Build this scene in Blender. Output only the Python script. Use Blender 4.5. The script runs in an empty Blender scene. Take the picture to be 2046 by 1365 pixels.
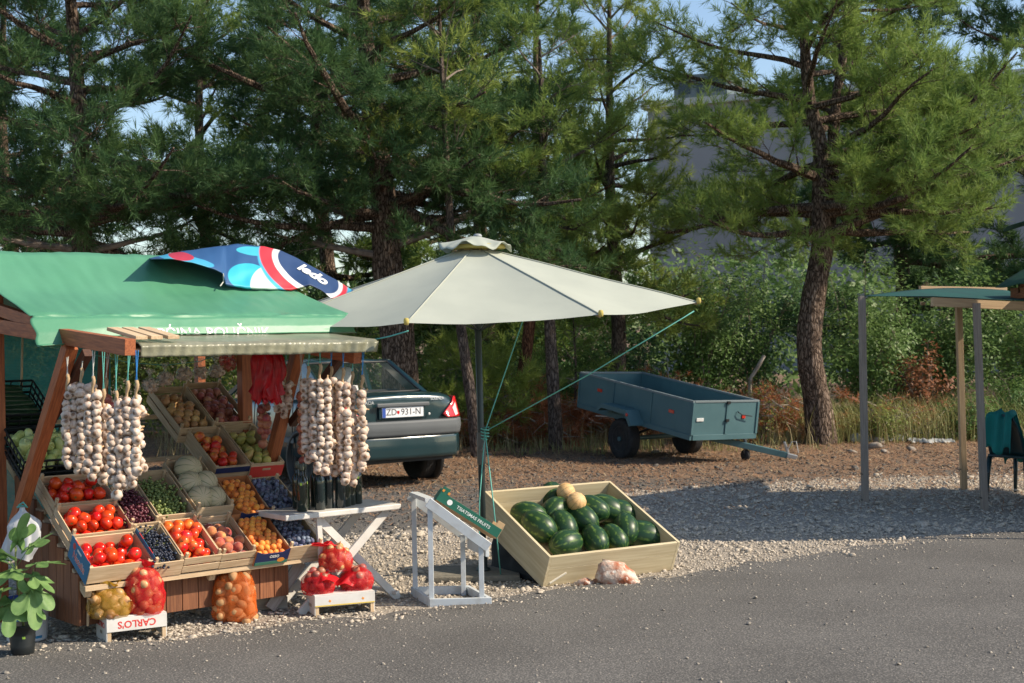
import bpy, bmesh, math, random
import numpy as np
from mathutils import Matrix, Vector, Quaternion, noise
R_ = math.radians
random.seed(7); RNG = np.random.default_rng(11)
sc = bpy.context.scene
col = sc.collection

# ---------------------------------------------------------------- camera
FPX = 2842.0; CAMH = 1.7; PITCH = R_(.15); ROLL = R_(1.0)
FW = Vector((0, math.cos(PITCH), -math.sin(PITCH))); UP0 = Vector((0, math.sin(PITCH), math.cos(PITCH))); RT0 = Vector((1, 0, 0))
RT = RT0*math.cos(ROLL) - UP0*math.sin(ROLL); UP = RT0*math.sin(ROLL) + UP0*math.cos(ROLL); CAM = Vector((0, 0, CAMH))
cd = bpy.data.cameras.new('camera'); cam = bpy.data.objects.new('camera', cd); col.objects.link(cam)
cd.sensor_width = 36.0; cd.lens = 36.0*FPX/2046.0; cd.clip_start = .1; cd.clip_end = 2000
cd.dof.use_dof = True; cd.dof.focus_distance = 9.4; cd.dof.aperture_fstop = 5.6
m3 = Matrix((RT, UP, -FW)).transposed()
cam.matrix_world = Matrix.Translation(CAM) @ m3.to_4x4()
sc.camera = cam
def ray(x, y): return FW + RT*((x-1023)/FPX) + UP*((682.5-y)/FPX)
def P(x, y, d): return CAM + ray(x, y)*d
def G(x, y, z=0.0):
    v = ray(x, y); return CAM + v*((z-CAMH)/v.z)

# ---------------------------------------------------------------- sky, sun, exposure
SUN_EL = R_(38); SUN_AZ = Vector((1.0, -.18, 0)).normalized()
sun_dir = (SUN_AZ*math.cos(SUN_EL) + Vector((0, 0, math.sin(SUN_EL)))).normalized()
w = bpy.data.worlds.new('World'); sc.world = w; w.use_nodes = True
nt = w.node_tree; nt.nodes.clear()
sky = nt.nodes.new('ShaderNodeTexSky'); sky.sky_type = 'NISHITA'; sky.sun_disc = False
sky.sun_elevation = SUN_EL; sky.sun_rotation = math.atan2(SUN_AZ.x, SUN_AZ.y); sky.altitude = 50; sky.air_density = 1.0; sky.dust_density = .6; sky.ozone_density = 1.2
bg = nt.nodes.new('ShaderNodeBackground'); bg.inputs[1].default_value = .14
wo = nt.nodes.new('ShaderNodeOutputWorld'); nt.links.new(sky.outputs[0], bg.inputs[0]); nt.links.new(bg.outputs[0], wo.inputs[0])
sl = bpy.data.lights.new('sun', 'SUN'); sl.energy = 5.0; sl.angle = R_(.53); sl.color = (1.0, .86, .68)
so = bpy.data.objects.new('sun', sl); col.objects.link(so); so.rotation_euler = sun_dir.to_track_quat('Z', 'Y').to_euler(); so.location = (20, -10, 20)
sc.view_settings.view_transform = 'Standard'; sc.view_settings.look = 'None'; sc.view_settings.exposure = 0.38; sc.view_settings.gamma = 1.0
sc.view_settings.use_curve_mapping = False
sc.cycles.use_denoising = True; sc.cycles.max_bounces = 6; sc.cycles.transparent_max_bounces = 16
sc.cycles.diffuse_bounces = 3; sc.cycles.glossy_bounces = 3; sc.cycles.transmission_bounces = 5; sc.cycles.sample_clamp_indirect = 6
sc.render.use_persistent_data = False

# ---------------------------------------------------------------- materials
MATS = {}
def lnk(t, a, b): t.links.new(a, b)
def mk(name, c, rough=.6, c2=None, scale=8.0, stretch=(1, 1, 1), detail=4.0, bump=0.0, bscale=None, bdist=.01, metal=0.0, spec=.5, coat=0.0,
       trans=0.0, rnd=0.0, hue=0.0, ramp=(.35, .65), translucent=0.0, alpha=1.0, vor=False, sheen=0.0, ior=1.45, emit=None):
    if name in MATS: return MATS[name]
    m = bpy.data.materials.new(name); m.use_nodes = True; t = m.node_tree; b = t.nodes['Principled BSDF']; out = t.nodes['Material Output']
    b.inputs['Roughness'].default_value = rough; b.inputs['Metallic'].default_value = metal
    b.inputs['Specular IOR Level'].default_value = spec; b.inputs['IOR'].default_value = ior
    b.inputs['Coat Weight'].default_value = coat; b.inputs['Coat Roughness'].default_value = .08
    b.inputs['Transmission Weight'].default_value = trans; b.inputs['Alpha'].default_value = alpha
    b.inputs['Sheen Weight'].default_value = sheen
    tc = t.nodes.new('ShaderNodeTexCoord'); mp = t.nodes.new('ShaderNodeMapping'); mp.inputs['Scale'].default_value = stretch
    lnk(t, tc.outputs['Object'], mp.inputs['Vector'])
    rgb = t.nodes.new('ShaderNodeRGB'); rgb.outputs[0].default_value = (*c, 1); cur = rgb.outputs[0]
    vec = mp.outputs[0]
    if rnd or hue:
        oi = t.nodes.new('ShaderNodeObjectInfo')
        vm = t.nodes.new('ShaderNodeVectorMath'); vm.operation = 'MULTIPLY_ADD'; lnk(t, oi.outputs['Random'], vm.inputs[0]); vm.inputs[1].default_value = (37, 19, 53); lnk(t, mp.outputs[0], vm.inputs[2]); vec = vm.outputs[0]
    if c2 is not None:
        n = t.nodes.new('ShaderNodeTexNoise'); n.inputs['Scale'].default_value = scale; n.inputs['Detail'].default_value = detail; lnk(t, vec, n.inputs['Vector'])
        cr = t.nodes.new('ShaderNodeMapRange'); cr.inputs[1].default_value = ramp[0]; cr.inputs[2].default_value = ramp[1]; lnk(t, n.outputs['Fac'], cr.inputs[0])
        mx = t.nodes.new('ShaderNodeMix'); mx.data_type = 'RGBA'; lnk(t, cr.outputs[0], mx.inputs[0]); lnk(t, cur, mx.inputs[6]); mx.inputs[7].default_value = (*c2, 1); cur = mx.outputs[2]
    if rnd or hue:
        hs = t.nodes.new('ShaderNodeHueSaturation')
        mr = t.nodes.new('ShaderNodeMapRange'); mr.inputs[3].default_value = 1-rnd; mr.inputs[4].default_value = 1+rnd; lnk(t, oi.outputs['Random'], mr.inputs[0]); lnk(t, mr.outputs[0], hs.inputs['Value'])
        if hue:
            mh = t.nodes.new('ShaderNodeMath'); mh.operation = 'MULTIPLY'; mh.inputs[1].default_value = 7.13; lnk(t, oi.outputs['Random'], mh.inputs[0])
            mf = t.nodes.new('ShaderNodeMath'); mf.operation = 'FRACT'; lnk(t, mh.outputs[0], mf.inputs[0])
            mq = t.nodes.new('ShaderNodeMapRange'); mq.inputs[3].default_value = .5-hue; mq.inputs[4].default_value = .5+hue; lnk(t, mf.outputs[0], mq.inputs[0]); lnk(t, mq.outputs[0], hs.inputs['Hue'])
        lnk(t, cur, hs.inputs['Color']); cur = hs.outputs[0]
    lnk(t, cur, b.inputs['Base Color'])
    if bump:
        if vor:
            n2 = t.nodes.new('ShaderNodeTexVoronoi'); n2.inputs['Scale'].default_value = bscale or scale; h = n2.outputs['Distance']
        else:
            n2 = t.nodes.new('ShaderNodeTexNoise'); n2.inputs['Scale'].default_value = bscale or scale; n2.inputs['Detail'].default_value = 5; h = n2.outputs['Fac']
        lnk(t, vec, n2.inputs['Vector'])
        bp = t.nodes.new('ShaderNodeBump'); bp.inputs['Strength'].default_value = bump; bp.inputs['Distance'].default_value = bdist; lnk(t, h, bp.inputs['Height']); lnk(t, bp.outputs[0], b.inputs['Normal'])
    if translucent:
        tr = t.nodes.new('ShaderNodeBsdfTranslucent'); lnk(t, cur, tr.inputs[0]); ms = t.nodes.new('ShaderNodeMixShader'); ms.inputs[0].default_value = translucent
        lnk(t, b.outputs[0], ms.inputs[1]); lnk(t, tr.outputs[0], ms.inputs[2]); lnk(t, ms.outputs[0], out.inputs[0])
    MATS[name] = m; return m

# ---------------------------------------------------------------- mesh builder
def rotM(q): return q.to_matrix().to_4x4()
def frame(o, x, y, z):
    m = Matrix((x, y, z)).transposed().to_4x4(); m.translation = o; return m
class MB:
    def __init__(s): s.v = []; s.f = []; s.mi = []
    def add(s, vs, fs, mi=0):
        o = len(s.v); s.v += [tuple(v) for v in vs]; s.f += [tuple(i+o for i in f) for f in fs]; s.mi += [mi]*len(fs); return s
    def box(s, c, d, M=None, mi=0):
        c = Vector(c); h = [x/2 for x in d]
        vs = [Vector((x*h[0], y*h[1], z*h[2])) for x in (-1, 1) for y in (-1, 1) for z in (-1, 1)]
        vs = [(M @ v if M else v) + c for v in vs]
        return s.add(vs, [(0, 1, 3, 2), (4, 6, 7, 5), (0, 4, 5, 1), (2, 3, 7, 6), (0, 2, 6, 4), (1, 5, 7, 3)], mi)
    def hexa(s, b4, t4, mi=0):
        return s.add(list(b4)+list(t4), [(3, 2, 1, 0), (4, 5, 6, 7), (0, 1, 5, 4), (1, 2, 6, 5), (2, 3, 7, 6), (3, 0, 4, 7)], mi)
    def bar(s, a, b, w, h, up=(0, 0, 1), mi=0):
        a = Vector(a); b = Vector(b); x = (b-a); L = x.length; x.normalize(); y = Vector(up).cross(x)
        if y.length < 1e-4: y = Vector((0, 1, 0)).cross(x)
        y.normalize(); z = x.cross(y); M = Matrix((x, y, z)).transposed()
        return s.box((a+b)/2, (L, w, h), M, mi)
    def tube(s, pts, rad, n=8, caps=True, mi=0):
        pts = [Vector(p) for p in pts]; k = len(pts)
        if not hasattr(rad, '__len__'): rad = [rad]*k
        o = len(s.v); t0 = None; nx = None; vs = []
        for i, p in enumerate(pts):
            t = (pts[min(i+1, k-1)]-pts[max(i-1, 0)]).normalized()
            if nx is None:
                nx = t.orthogonal().normalized()
            else:
                nx = (nx - t*nx.dot(t))
                nx = nx.normalized() if nx.length > 1e-6 else t.orthogonal().normalized()
            ny = t.cross(nx)
            for j in range(n):
                a = 2*math.pi*j/n; vs.append(p + (nx*math.cos(a)+ny*math.sin(a))*rad[i])
        fs = []
        for i in range(k-1):
            for j in range(n):
                fs.append((i*n+j, i*n+(j+1) % n, (i+1)*n+(j+1) % n, (i+1)*n+j))
        if caps: fs += [tuple(range(n-1, -1, -1)), tuple((k-1)*n+j for j in range(n))]
        return s.add(vs, fs, mi)
    def lathe(s, prof, n=16, M=None, mi=0, mod=None):
        vs = []; fs = []; k = len(prof)
        for i, (r, z) in enumerate(prof):
            for j in range(n):
                a = 2*math.pi*j/n; rr = r*(mod(a, i/(k-1)) if mod else 1); v = Vector((rr*math.cos(a), rr*math.sin(a), z)); vs.append(M @ v if M else v)
        for i in range(k-1):
            for j in range(n): fs.append((i*n+j, i*n+(j+1) % n, (i+1)*n+(j+1) % n, (i+1)*n+j))
        fs += [tuple(range(n-1, -1, -1)), tuple((k-1)*n+j for j in range(n))]
        return s.add(vs, fs, mi)
    def sheet(s, fn, nu, nv, mi=0, close=False):
        vs = [fn(i/nu, j/nv) for i in range(nu+1) for j in range(nv+1)]; w_ = nv+1
        return s.add(vs, [(i*w_+j, (i+1)*w_+j, (i+1)*w_+j+1, i*w_+j+1) for i in range(nu) for j in range(nv)], mi)
    def mesh(s, name, mats, smooth=False):
        me = bpy.data.meshes.new(name); me.from_pydata(s.v, [], s.f)
        for m in (mats if isinstance(mats, (list, tuple)) else [mats]): me.materials.append(m)
        if any(s.mi): me.polygons.foreach_set('material_index', s.mi)
        if smooth: me.polygons.foreach_set('use_smooth', [True]*len(s.f))
        me.update(); return me
    def build(s, name, mats, parent=None, smooth=False, bev=0, M=None, solid=0, auto=None):
        o = obj(name, s.mesh(name, mats, smooth), parent, M)
        if solid:
            md = o.modifiers.new('solid', 'SOLIDIFY'); md.thickness = solid; md.offset = 0
        if bev:
            md = o.modifiers.new('bevel', 'BEVEL'); md.width = bev; md.segments = 2; md.limit_method = 'ANGLE'; md.angle_limit = R_(40)
        return o
def obj(name, me, parent=None, M=None):
    o = bpy.data.objects.new(name, me); col.objects.link(o)
    if parent: o.parent = parent
    if M is not None:
        if parent: o.matrix_basis = M
        else: o.matrix_world = M
    return o
def tag(o, label, cat=None, group=None, kind=None):
    if label: o['label'] = label
    if cat: o['category'] = cat
    if group: o['group'] = group
    if kind: o['kind'] = kind
    return o
def thing(name, label, cat, M=None, group=None):
    o = bpy.data.objects.new(name, None); col.objects.link(o); o.empty_display_size = .1
    if M is not None: o.matrix_world = M if isinstance(M, Matrix) else Matrix.Translation(M)
    return tag(o, label, cat, group)
BOARDS = {}
def board(name, parent, a, b, w, t, mat, up=(0, 0, 1), ch=.0015):
    """a sawn board from a to b: w across 'up x dir', t along up; long axis = mesh x"""
    a = Vector(a); b = Vector(b); x = b-a; L = x.length; x.normalize(); y = Vector(up).cross(x)
    if y.length < 1e-4: y = Vector((0, 1, 0)).cross(x)
    y.normalize(); z = x.cross(y)
    key = (round(L, 3), round(w, 3), round(t, 3), mat.name)
    if key not in BOARDS:
        bm = bmesh.new(); bmesh.ops.create_cube(bm, size=1); bmesh.ops.scale(bm, vec=(L, w, t), verts=bm.verts)
        bmesh.ops.bevel(bm, geom=bm.edges[:], offset=min(ch, t*.2, w*.2), segments=1, affect='EDGES')
        me = bpy.data.meshes.new('board'); bm.to_mesh(me); bm.free(); me.materials.append(mat); BOARDS[key] = me
    return obj(name, BOARDS[key], parent, frame((a+b)/2, x, y, z))
def text_mesh(s, size, mat, extrude=.0, shear=0.0, align='CENTER', bold=0.0):
    cu = bpy.data.curves.new('txt', 'FONT'); cu.body = s; cu.size = size; cu.align_x = align; cu.align_y = 'CENTER'; cu.extrude = extrude; cu.shear = shear; cu.offset = bold; cu.resolution_u = 3
    o = bpy.data.objects.new('txt', cu); col.objects.link(o); dg = bpy.context.evaluated_depsgraph_get()
    me = bpy.data.meshes.new_from_object(o.evaluated_get(dg)); bpy.data.objects.remove(o); me.materials.clear(); me.materials.append(mat); return me
def lettering(s, size, mat, parent, o, x, y, **k):
    x = Vector(x).normalized(); y = Vector(y); y = (y - x*y.dot(x)).normalized()
    return obj('lettering', text_mesh(s, size, mat, extrude=.0004, **k), parent, frame(Vector(o), x, y, x.cross(y)))
def npmesh(name, V, F, mat, parent=None, smooth=False, mats=None, mi=None):
    """V (n,3) float, F (m,k) int with k = 3 or 4"""
    me = bpy.data.meshes.new(name); n = len(V); m, k = F.shape
    me.vertices.add(n); me.vertices.foreach_set('co', np.ascontiguousarray(V, dtype=np.float32).ravel())
    me.loops.add(m*k); me.loops.foreach_set('vertex_index', np.ascontiguousarray(F, dtype=np.int32).ravel())
    me.polygons.add(m); me.polygons.foreach_set('loop_start', np.arange(0, m*k, k, dtype=np.int32))
    try: me.polygons.foreach_set('loop_total', np.full(m, k, dtype=np.int32))
    except Exception: pass
    for q in (mats or [mat]): me.materials.append(q)
    if mi is not None: me.polygons.foreach_set('material_index', np.ascontiguousarray(mi, dtype=np.int32))
    if smooth: me.polygons.foreach_set('use_smooth', np.ones(m, dtype=bool))
    me.update(calc_edges=True); return obj(name, me, parent)
def rand_rot(n):
    q = RNG.normal(size=(n, 4)); q /= np.linalg.norm(q, axis=1)[:, None]; w_, x, y, z = q.T
    return np.stack([1-2*(y*y+z*z), 2*(x*y-z*w_), 2*(x*z+y*w_), 2*(x*y+z*w_), 1-2*(x*x+z*z), 2*(y*z-x*w_), 2*(x*z-y*w_), 2*(y*z+x*w_), 1-2*(x*x+y*y)], 1).reshape(n, 3, 3)
def ico_np(sub):
    bm = bmesh.new(); bmesh.ops.create_icosphere(bm, subdivisions=sub, radius=1); V = np.array([v.co[:] for v in bm.verts]); F = np.array([[v.index for v in f.verts] for f in bm.faces]); bm.free(); return V, F
OCT = (np.array([[1,0,0],[0,1,0],[-1,0,0],[0,-1,0],[.6,.6,.75],[-.6,.6,.75],[-.6,-.6,.75],[.6,-.6,.75]], dtype=float), np.array([[0,1,4],[1,5,4],[1,2,5],[2,6,5],[2,3,6],[3,7,6],[3,0,7],[0,4,7],[4,5,6],[4,6,7]]))
ICO1 = ico_np(1); ICO2 = ico_np(2)
def scatter(pos, size, base=ICO1, flat=.7, rough=.25):
    """stones: positions (n,3), size (n,) -> V, F"""
    V0, F0 = base; n = len(pos)
    S = size[:, None]*np.stack([RNG.uniform(.7, 1.3, n), RNG.uniform(.6, 1.1, n), RNG.uniform(flat*.7, flat*1.1, n)], 1)
    V = V0[None]*(1+RNG.uniform(-rough, rough, (n, len(V0), 1)))
    a = RNG.uniform(0, 2*np.pi, n); c, s = np.cos(a), np.sin(a); V = V*S[:, None, :]
    tilt = RNG.uniform(-.4, .4, (n, 1)); z = V[..., 2]+V[..., 0]*tilt; x = V[..., 0]*c[:, None]-V[..., 1]*s[:, None]; y = V[..., 0]*s[:, None]+V[..., 1]*c[:, None]
    V = np.stack([x, y, z], -1)+pos[:, None, :]
    F = F0[None]+(np.arange(n)*len(V0))[:, None, None]
    return V.reshape(-1, 3), F.reshape(-1, F0.shape[1])
# ================================================================ GROUND
EDGE = [G(-900, 1345), G(0, 1300), G(350, 1275), G(700, 1240), G(1000, 1195), G(1340, 1150), G(1700, 1098), G(2046, 1056), G(2800, 985)]
def edge_y(x):
    for a, b in zip(EDGE[:-1], EDGE[1:]):
        if a.x <= x <= b.x: return a.y+(b.y-a.y)*(x-a.x)/(b.x-a.x)
    return EDGE[0].y+(x-EDGE[0].x)*.25 if x < EDGE[0].x else EDGE[-1].y+(x-EDGE[-1].x)*.3
GRB = [G(-600, 1120), G(560, 1085), G(760, 1068), G(1000, 1030), G(1250, 985), G(1700, 955), G(2046, 948), G(2600, 930)]
def grav_y(x):
    for a, b in zip(GRB[:-1], GRB[1:]):
        if a.x <= x <= b.x: return a.y+(b.y-a.y)*(x-a.x)/(b.x-a.x)
    return GRB[0].y if x < GRB[0].x else GRB[-1].y
def ground_mat():
    m = bpy.data.materials.new('ground_soil'); m.use_nodes = True; t = m.node_tree; b = t.nodes['Principled BSDF']; b.inputs['Roughness'].default_value = .95; b.inputs['Specular IOR Level'].default_value = .2
    at = t.nodes.new('ShaderNodeAttribute'); at.attribute_name = 'zone'; sp = t.nodes.new('ShaderNodeSeparateColor'); lnk(t, at.outputs['Color'], sp.inputs[0])
    tc = t.nodes.new('ShaderNodeTexCoord')
    def noi(s, d=6, r=.6):
        n = t.nodes.new('ShaderNodeTexNoise'); n.inputs['Scale'].default_value = s; n.inputs['Detail'].default_value = d; n.inputs['Roughness'].default_value = r; lnk(t, tc.outputs['Object'], n.inputs['Vector']); return n.outputs['Fac']
    def ramp(f, stops):
        r = t.nodes.new('ShaderNodeValToRGB'); e = r.color_ramp.elements
        while len(e) < len(stops): e.new(.5)
        for q, (p, c) in zip(e, stops): q.position = p; q.color = (*c, 1)
        lnk(t, f, r.inputs[0]); return r.outputs[0]
    def mix(f, a, c):
        x = t.nodes.new('ShaderNodeMix'); x.data_type = 'RGBA'; lnk(t, f, x.inputs[0]); lnk(t, a, x.inputs[6]); lnk(t, c, x.inputs[7]); return x.outputs[2]
    def mask(chan, ns, lo, hi):
        a = t.nodes.new('ShaderNodeMath'); a.operation = 'ADD'; lnk(t, chan, a.inputs[0]); q = t.nodes.new('ShaderNodeMath'); q.operation = 'MULTIPLY_ADD'; lnk(t, noi(ns), q.inputs[0]); q.inputs[1].default_value = 1.2; q.inputs[2].default_value = -.6; lnk(t, q.outputs[0], a.inputs[1])
        r = t.nodes.new('ShaderNodeMapRange'); r.inputs[1].default_value = lo; r.inputs[2].default_value = hi; lnk(t, a.outputs[0], r.inputs[0]); return r.outputs[0]
    litter = ramp(noi(26), [(.3, (.06, .045, .034)), (.5, (.20, .135, .09)), (.7, (.36, .26, .18))])
    crumb = ramp(noi(60), [(.3, (.045, .045, .044)), (.5, (.12, .115, .105)), (.7, (.28, .24, .19))])
    grav = ramp(noi(45), [(.3, (.14, .12, .10)), (.5, (.34, .30, .245)), (.7, (.55, .49, .41))])
    base = mix(mask(sp.outputs[1], 2.2, .3, .6), litter, crumb)
    base = mix(mask(sp.outputs[0], 3.0, .35, .6), base, grav)
    lnk(t, base, b.inputs['Base Color'])
    bp = t.nodes.new('ShaderNodeBump'); bp.inputs['Strength'].default_value = .8; bp.inputs['Distance'].default_value = .02; lnk(t, noi(55), bp.inputs['Height']); lnk(t, bp.outputs[0], b.inputs['Normal'])
    return m
def gz(x, y):
    if y < 6: return 0
    k = min(1, max(0, (y-22)/6)); return .012*noise.noise((x*.9, y*.9, 0)) + k*.15*noise.noise((x*.3, y*.3, 5)) + max(0, y-24)*.012
xs = np.concatenate([[-400, -150, -60, -30], np.arange(-16, 16.01, .2), [30, 60, 150, 400]]); ys = np.concatenate([[-60, -10, 0], np.arange(5, 30.01, .2), [34, 40, 50, 80, 150, 400, 900]])
gv = [(x, y, gz(x, y)) for x in xs for y in ys]; ny_ = len(ys)
gf = [(i*ny_+j, (i+1)*ny_+j, (i+1)*ny_+j+1, i*ny_+j+1) for i in range(len(xs)-1) for j in range(ny_-1)]
me = bpy.data.meshes.new('ground'); me.from_pydata(gv, [], gf); me.materials.append(ground_mat()); me.polygons.foreach_set('use_smooth', [True]*len(gf))
ca = me.color_attributes.new('zone', 'FLOAT_COLOR', 'POINT')
def sst(a, b, x): x = min(1, max(0, (x-a)/(b-a))); return x*x*(3-2*x)
zc = []
for x, y, z in gv:
    g_ = 1-sst(-.5, .5, y-grav_y(x)); k_ = .75*(1-sst(-3.5, 3.0, y-17.5)); zc += [g_, k_, 0, 1]
ca.data.foreach_set('color', zc)
ground = obj('ground', me); tag(ground, None, kind='structure')

# asphalt apron with a ragged edge
asph = mk('asphalt', (.095, .093, .088), .9, c2=(.32, .30, .27), scale=95, detail=2, ramp=(.48, .78), bump=.7, bscale=140, bdist=.006, spec=.25)
nta = asph.node_tree; _mx = [n for n in nta.nodes if n.type == 'MIX'][0]; _b = nta.nodes['Principled BSDF']
_n = nta.nodes.new('ShaderNodeTexNoise'); _n.inputs['Scale'].default_value = 1.1; _n.inputs['Detail'].default_value = 4; _tc = nta.nodes.new('ShaderNodeTexCoord'); lnk(nta, _tc.outputs['Object'], _n.inputs['Vector'])
_r = nta.nodes.new('ShaderNodeMapRange'); _r.inputs[1].default_value = .3; _r.inputs[2].default_value = .7; _r.inputs[3].default_value = .85; _r.inputs[4].default_value = 1.1; lnk(nta, _n.outputs['Fac'], _r.inputs[0])
_h = nta.nodes.new('ShaderNodeHueSaturation'); lnk(nta, _r.outputs[0], _h.inputs['Value']); lnk(nta, _mx.outputs[2], _h.inputs['Color']); lnk(nta, _h.outputs[0], _b.inputs['Base Color'])
mb = MB(); axs = np.concatenate([[-60, -20], np.arange(-8, 12, .05), [20, 60]]); vs = []
for x in axs:
    e = edge_y(x) + .20*noise.noise((x*1.3, 3, 0)) + .11*noise.noise((x*5, 7, 0)) + .05*noise.noise((x*13, 2, 0)) + .03*noise.noise((x*25, 9, 0))
    vs += [(x, -20, .006), (x, e-.35, .02), (x, e-.06, .018), (x, e, -.004)]
mb.add(vs, [(i*4+j, (i+1)*4+j, (i+1)*4+j+1, i*4+j+1) for i in range(len(axs)-1) for j in range(3)])
road = mb.build('road', asph); tag(road, None, kind='structure')

# gravel, crumbs and litter
def pts_in(n, x0, x1, y0, y1, f):
    X = RNG.uniform(x0, x1, n); Y = y0+(y1-y0)*RNG.uniform(0, 1, n); k = f(X, Y) > RNG.uniform(0, 1, n); return X[k], Y[k]
ey = np.vectorize(edge_y); gy = np.vectorize(grav_y)
def inframe(X, Y): return np.abs(X) < Y*.385+.4
st_w = mk('limestone_gravel', (.58, .52, .43), .9, c2=(.33, .28, .22), scale=70, detail=1, ramp=(.3, .7), spec=.2)
st_d = mk('dark_crumb', (.075, .073, .07), .9, c2=(.24, .21, .17), scale=60, detail=1, ramp=(.45, .75), spec=.2)
X, Y = pts_in(150000, -4.5, 6.5, 7.2, 17.5, lambda x, y: inframe(x, y)*np.clip((y-ey(x)+.45)/.65, 0, 1)**1.5*np.clip((gy(x)-y)/.8+.5, 0, 1)*np.where(y > 12.5, .45, 1.0))
sz = np.clip(RNG.lognormal(-4.95, .52, len(X)), .004, .04)*np.where(Y > 12, 1.35, 1)
V, F = scatter(np.stack([X, Y, sz*.25+np.clip((ey(X)+.05-Y)/.2, 0, 1)*.018], 1), sz, OCT); tag(npmesh('gravel', V, F, st_w), 'pale limestone gravel on the roadside', 'gravel', kind='stuff')
X, Y = pts_in(60000, -4.5, 6, 6.3, 13, lambda x, y: inframe(x, y)*np.maximum(np.clip(1-(ey(x)-y)/1.5, 0, 1)**2.0, .16)*(y < ey(x)+.05))
sz = np.clip(RNG.lognormal(-5.5, .45, len(X)), .0025, .02)
V, F = scatter(np.stack([X, Y, .018+sz*.3], 1), sz, OCT); tag(npmesh('stray_gravel', V, F, mk('stray_stone', (.40, .36, .30), .9, c2=(.20, .18, .155), scale=90, detail=1)), 'small pale stones strayed onto the asphalt', 'gravel', kind='stuff')
X, Y = pts_in(26000, -5, 9, 9.5, 22, lambda x, y: inframe(x, y)*np.clip((y-gy(x))/.8+.5, 0, 1)*np.clip((22-y)/3, 0, 1)*.9)
sz = np.clip(RNG.lognormal(-4.3, .4, len(X)), .007, .05)
V, F = scatter(np.stack([X, Y, sz*.2], 1), sz, OCT); tag(npmesh('dark_gravel', V, F, st_d), 'dark crumbled asphalt gravel behind the pale gravel', 'gravel', kind='stuff')
# needles and twigs lying about
def litter(n, name, mat, label, x0, x1, y0, y1, f, L, wd):
    X, Y = pts_in(n, x0, x1, y0, y1, f); n = len(X); a = RNG.uniform(0, np.pi, n); l = RNG.uniform(.5, 1.3, n)*L; d = np.stack([np.cos(a), np.sin(a), RNG.uniform(-.25, .35, n)], 1)*l[:, None]; q = np.stack([-np.sin(a), np.cos(a), np.zeros(n)], 1)*wd
    zz = np.array([gz(x, y) for x, y in zip(X, Y)]) if n else np.zeros(0)
    c = np.stack([X, Y, zz+RNG.uniform(.012, .03, n)], 1); V = np.stack([c-d-q, c-d+q, c+d], 1).reshape(-1, 3); F = np.arange(n*3).reshape(-1, 3)
    tag(npmesh(name, V, F, mat), label, 'litter', kind='stuff')
ndl = mk('fallen_needles', (.34, .19, .10), .8, c2=(.22, .125, .07), scale=3)
strw = mk('dry_straw', (.55, .42, .25), .8, c2=(.36, .25, .14), scale=3)
litter(110000, 'pine_litter', ndl, 'rust brown pine needles covering the ground under the trees', -10, 11, 13, 27, lambda x, y: inframe(x, y)*np.clip((y-12)/7, .03, 1), .06, .007)
litter(16000, 'straw_litter', strw, 'pale dry stalks strewn over the needle litter', -10, 11, 12, 26, lambda x, y: inframe(x, y)*np.clip((y-13)/8, .05, 1), .07, .006)
# ================================================================ TREES
def bark_mat(name, c1, c2, c3):
    m = bpy.data.materials.new(name); m.use_nodes = True; t = m.node_tree; b = t.nodes['Principled BSDF']; b.inputs['Roughness'].default_value = .95; b.inputs['Specular IOR Level'].default_value = .15
    tc = t.nodes.new('ShaderNodeTexCoord'); mp = t.nodes.new('ShaderNodeMapping'); mp.inputs['Scale'].default_value = (1, 1, .28); lnk(t, tc.outputs['Object'], mp.inputs[0])
    n = t.nodes.new('ShaderNodeTexNoise'); n.inputs['Scale'].default_value = 14; n.inputs['Detail'].default_value = 5; lnk(t, mp.outputs[0], n.inputs['Vector'])
    ad = t.nodes.new('ShaderNodeVectorMath'); ad.operation = 'MULTIPLY_ADD'; lnk(t, n.outputs['Color'], ad.inputs[0]); ad.inputs[1].default_value = (.11, .11, .11); lnk(t, mp.outputs[0], ad.inputs[2])
    v = t.nodes.new('ShaderNodeTexVoronoi'); v.feature = 'DISTANCE_TO_EDGE'; v.inputs['Scale'].default_value = 27; lnk(t, ad.outputs[0], v.inputs['Vector'])
    r = t.nodes.new('ShaderNodeValToRGB'); e = r.color_ramp.elements; e[0].position = .02; e[0].color = (*c1, 1); e[1].position = .4; e[1].color = (*c3, 1); q = e.new(.14); q.color = (*c2, 1); lnk(t, v.outputs['Distance'], r.inputs[0])
    mx = t.nodes.new('ShaderNodeMix'); mx.data_type = 'RGBA'; mx.blend_type = 'MULTIPLY'; mx.inputs[0].default_value = .7; lnk(t, r.outputs[0], mx.inputs[6]); cr = t.nodes.new('ShaderNodeValToRGB'); cr.color_ramp.elements[0].position = .3; cr.color_ramp.elements[0].color = (.45, .4, .36, 1); cr.color_ramp.elements[1].position = .7; cr.color_ramp.elements[1].color = (1.2, 1.1, 1.0, 1); lnk(t, n.outputs['Fac'], cr.inputs[0]); lnk(t, cr.outputs[0], mx.inputs[7])
    lnk(t, mx.outputs[2], b.inputs['Base Color'])
    bp = t.nodes.new('ShaderNodeBump'); bp.inputs['Strength'].default_value = 1; bp.inputs['Distance'].default_value = .035; lnk(t, v.outputs['Distance'], bp.inputs['Height']); lnk(t, bp.outputs[0], b.inputs['Normal']); return m
BARK = bark_mat('pine_bark', (.035, .026, .02), (.16, .12, .095), (.33, .27, .225))
BARK2 = bark_mat('young_pine_bark', (.05, .04, .035), (.14, .115, .10), (.24, .20, .175))
BARKR = bark_mat('red_pine_bark', (.06, .03, .022), (.22, .10, .06), (.34, .18, .11))
TWIG = mk('grey_twig', (.27, .22, .18), .9, c2=(.15, .12, .10), scale=10)
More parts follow.
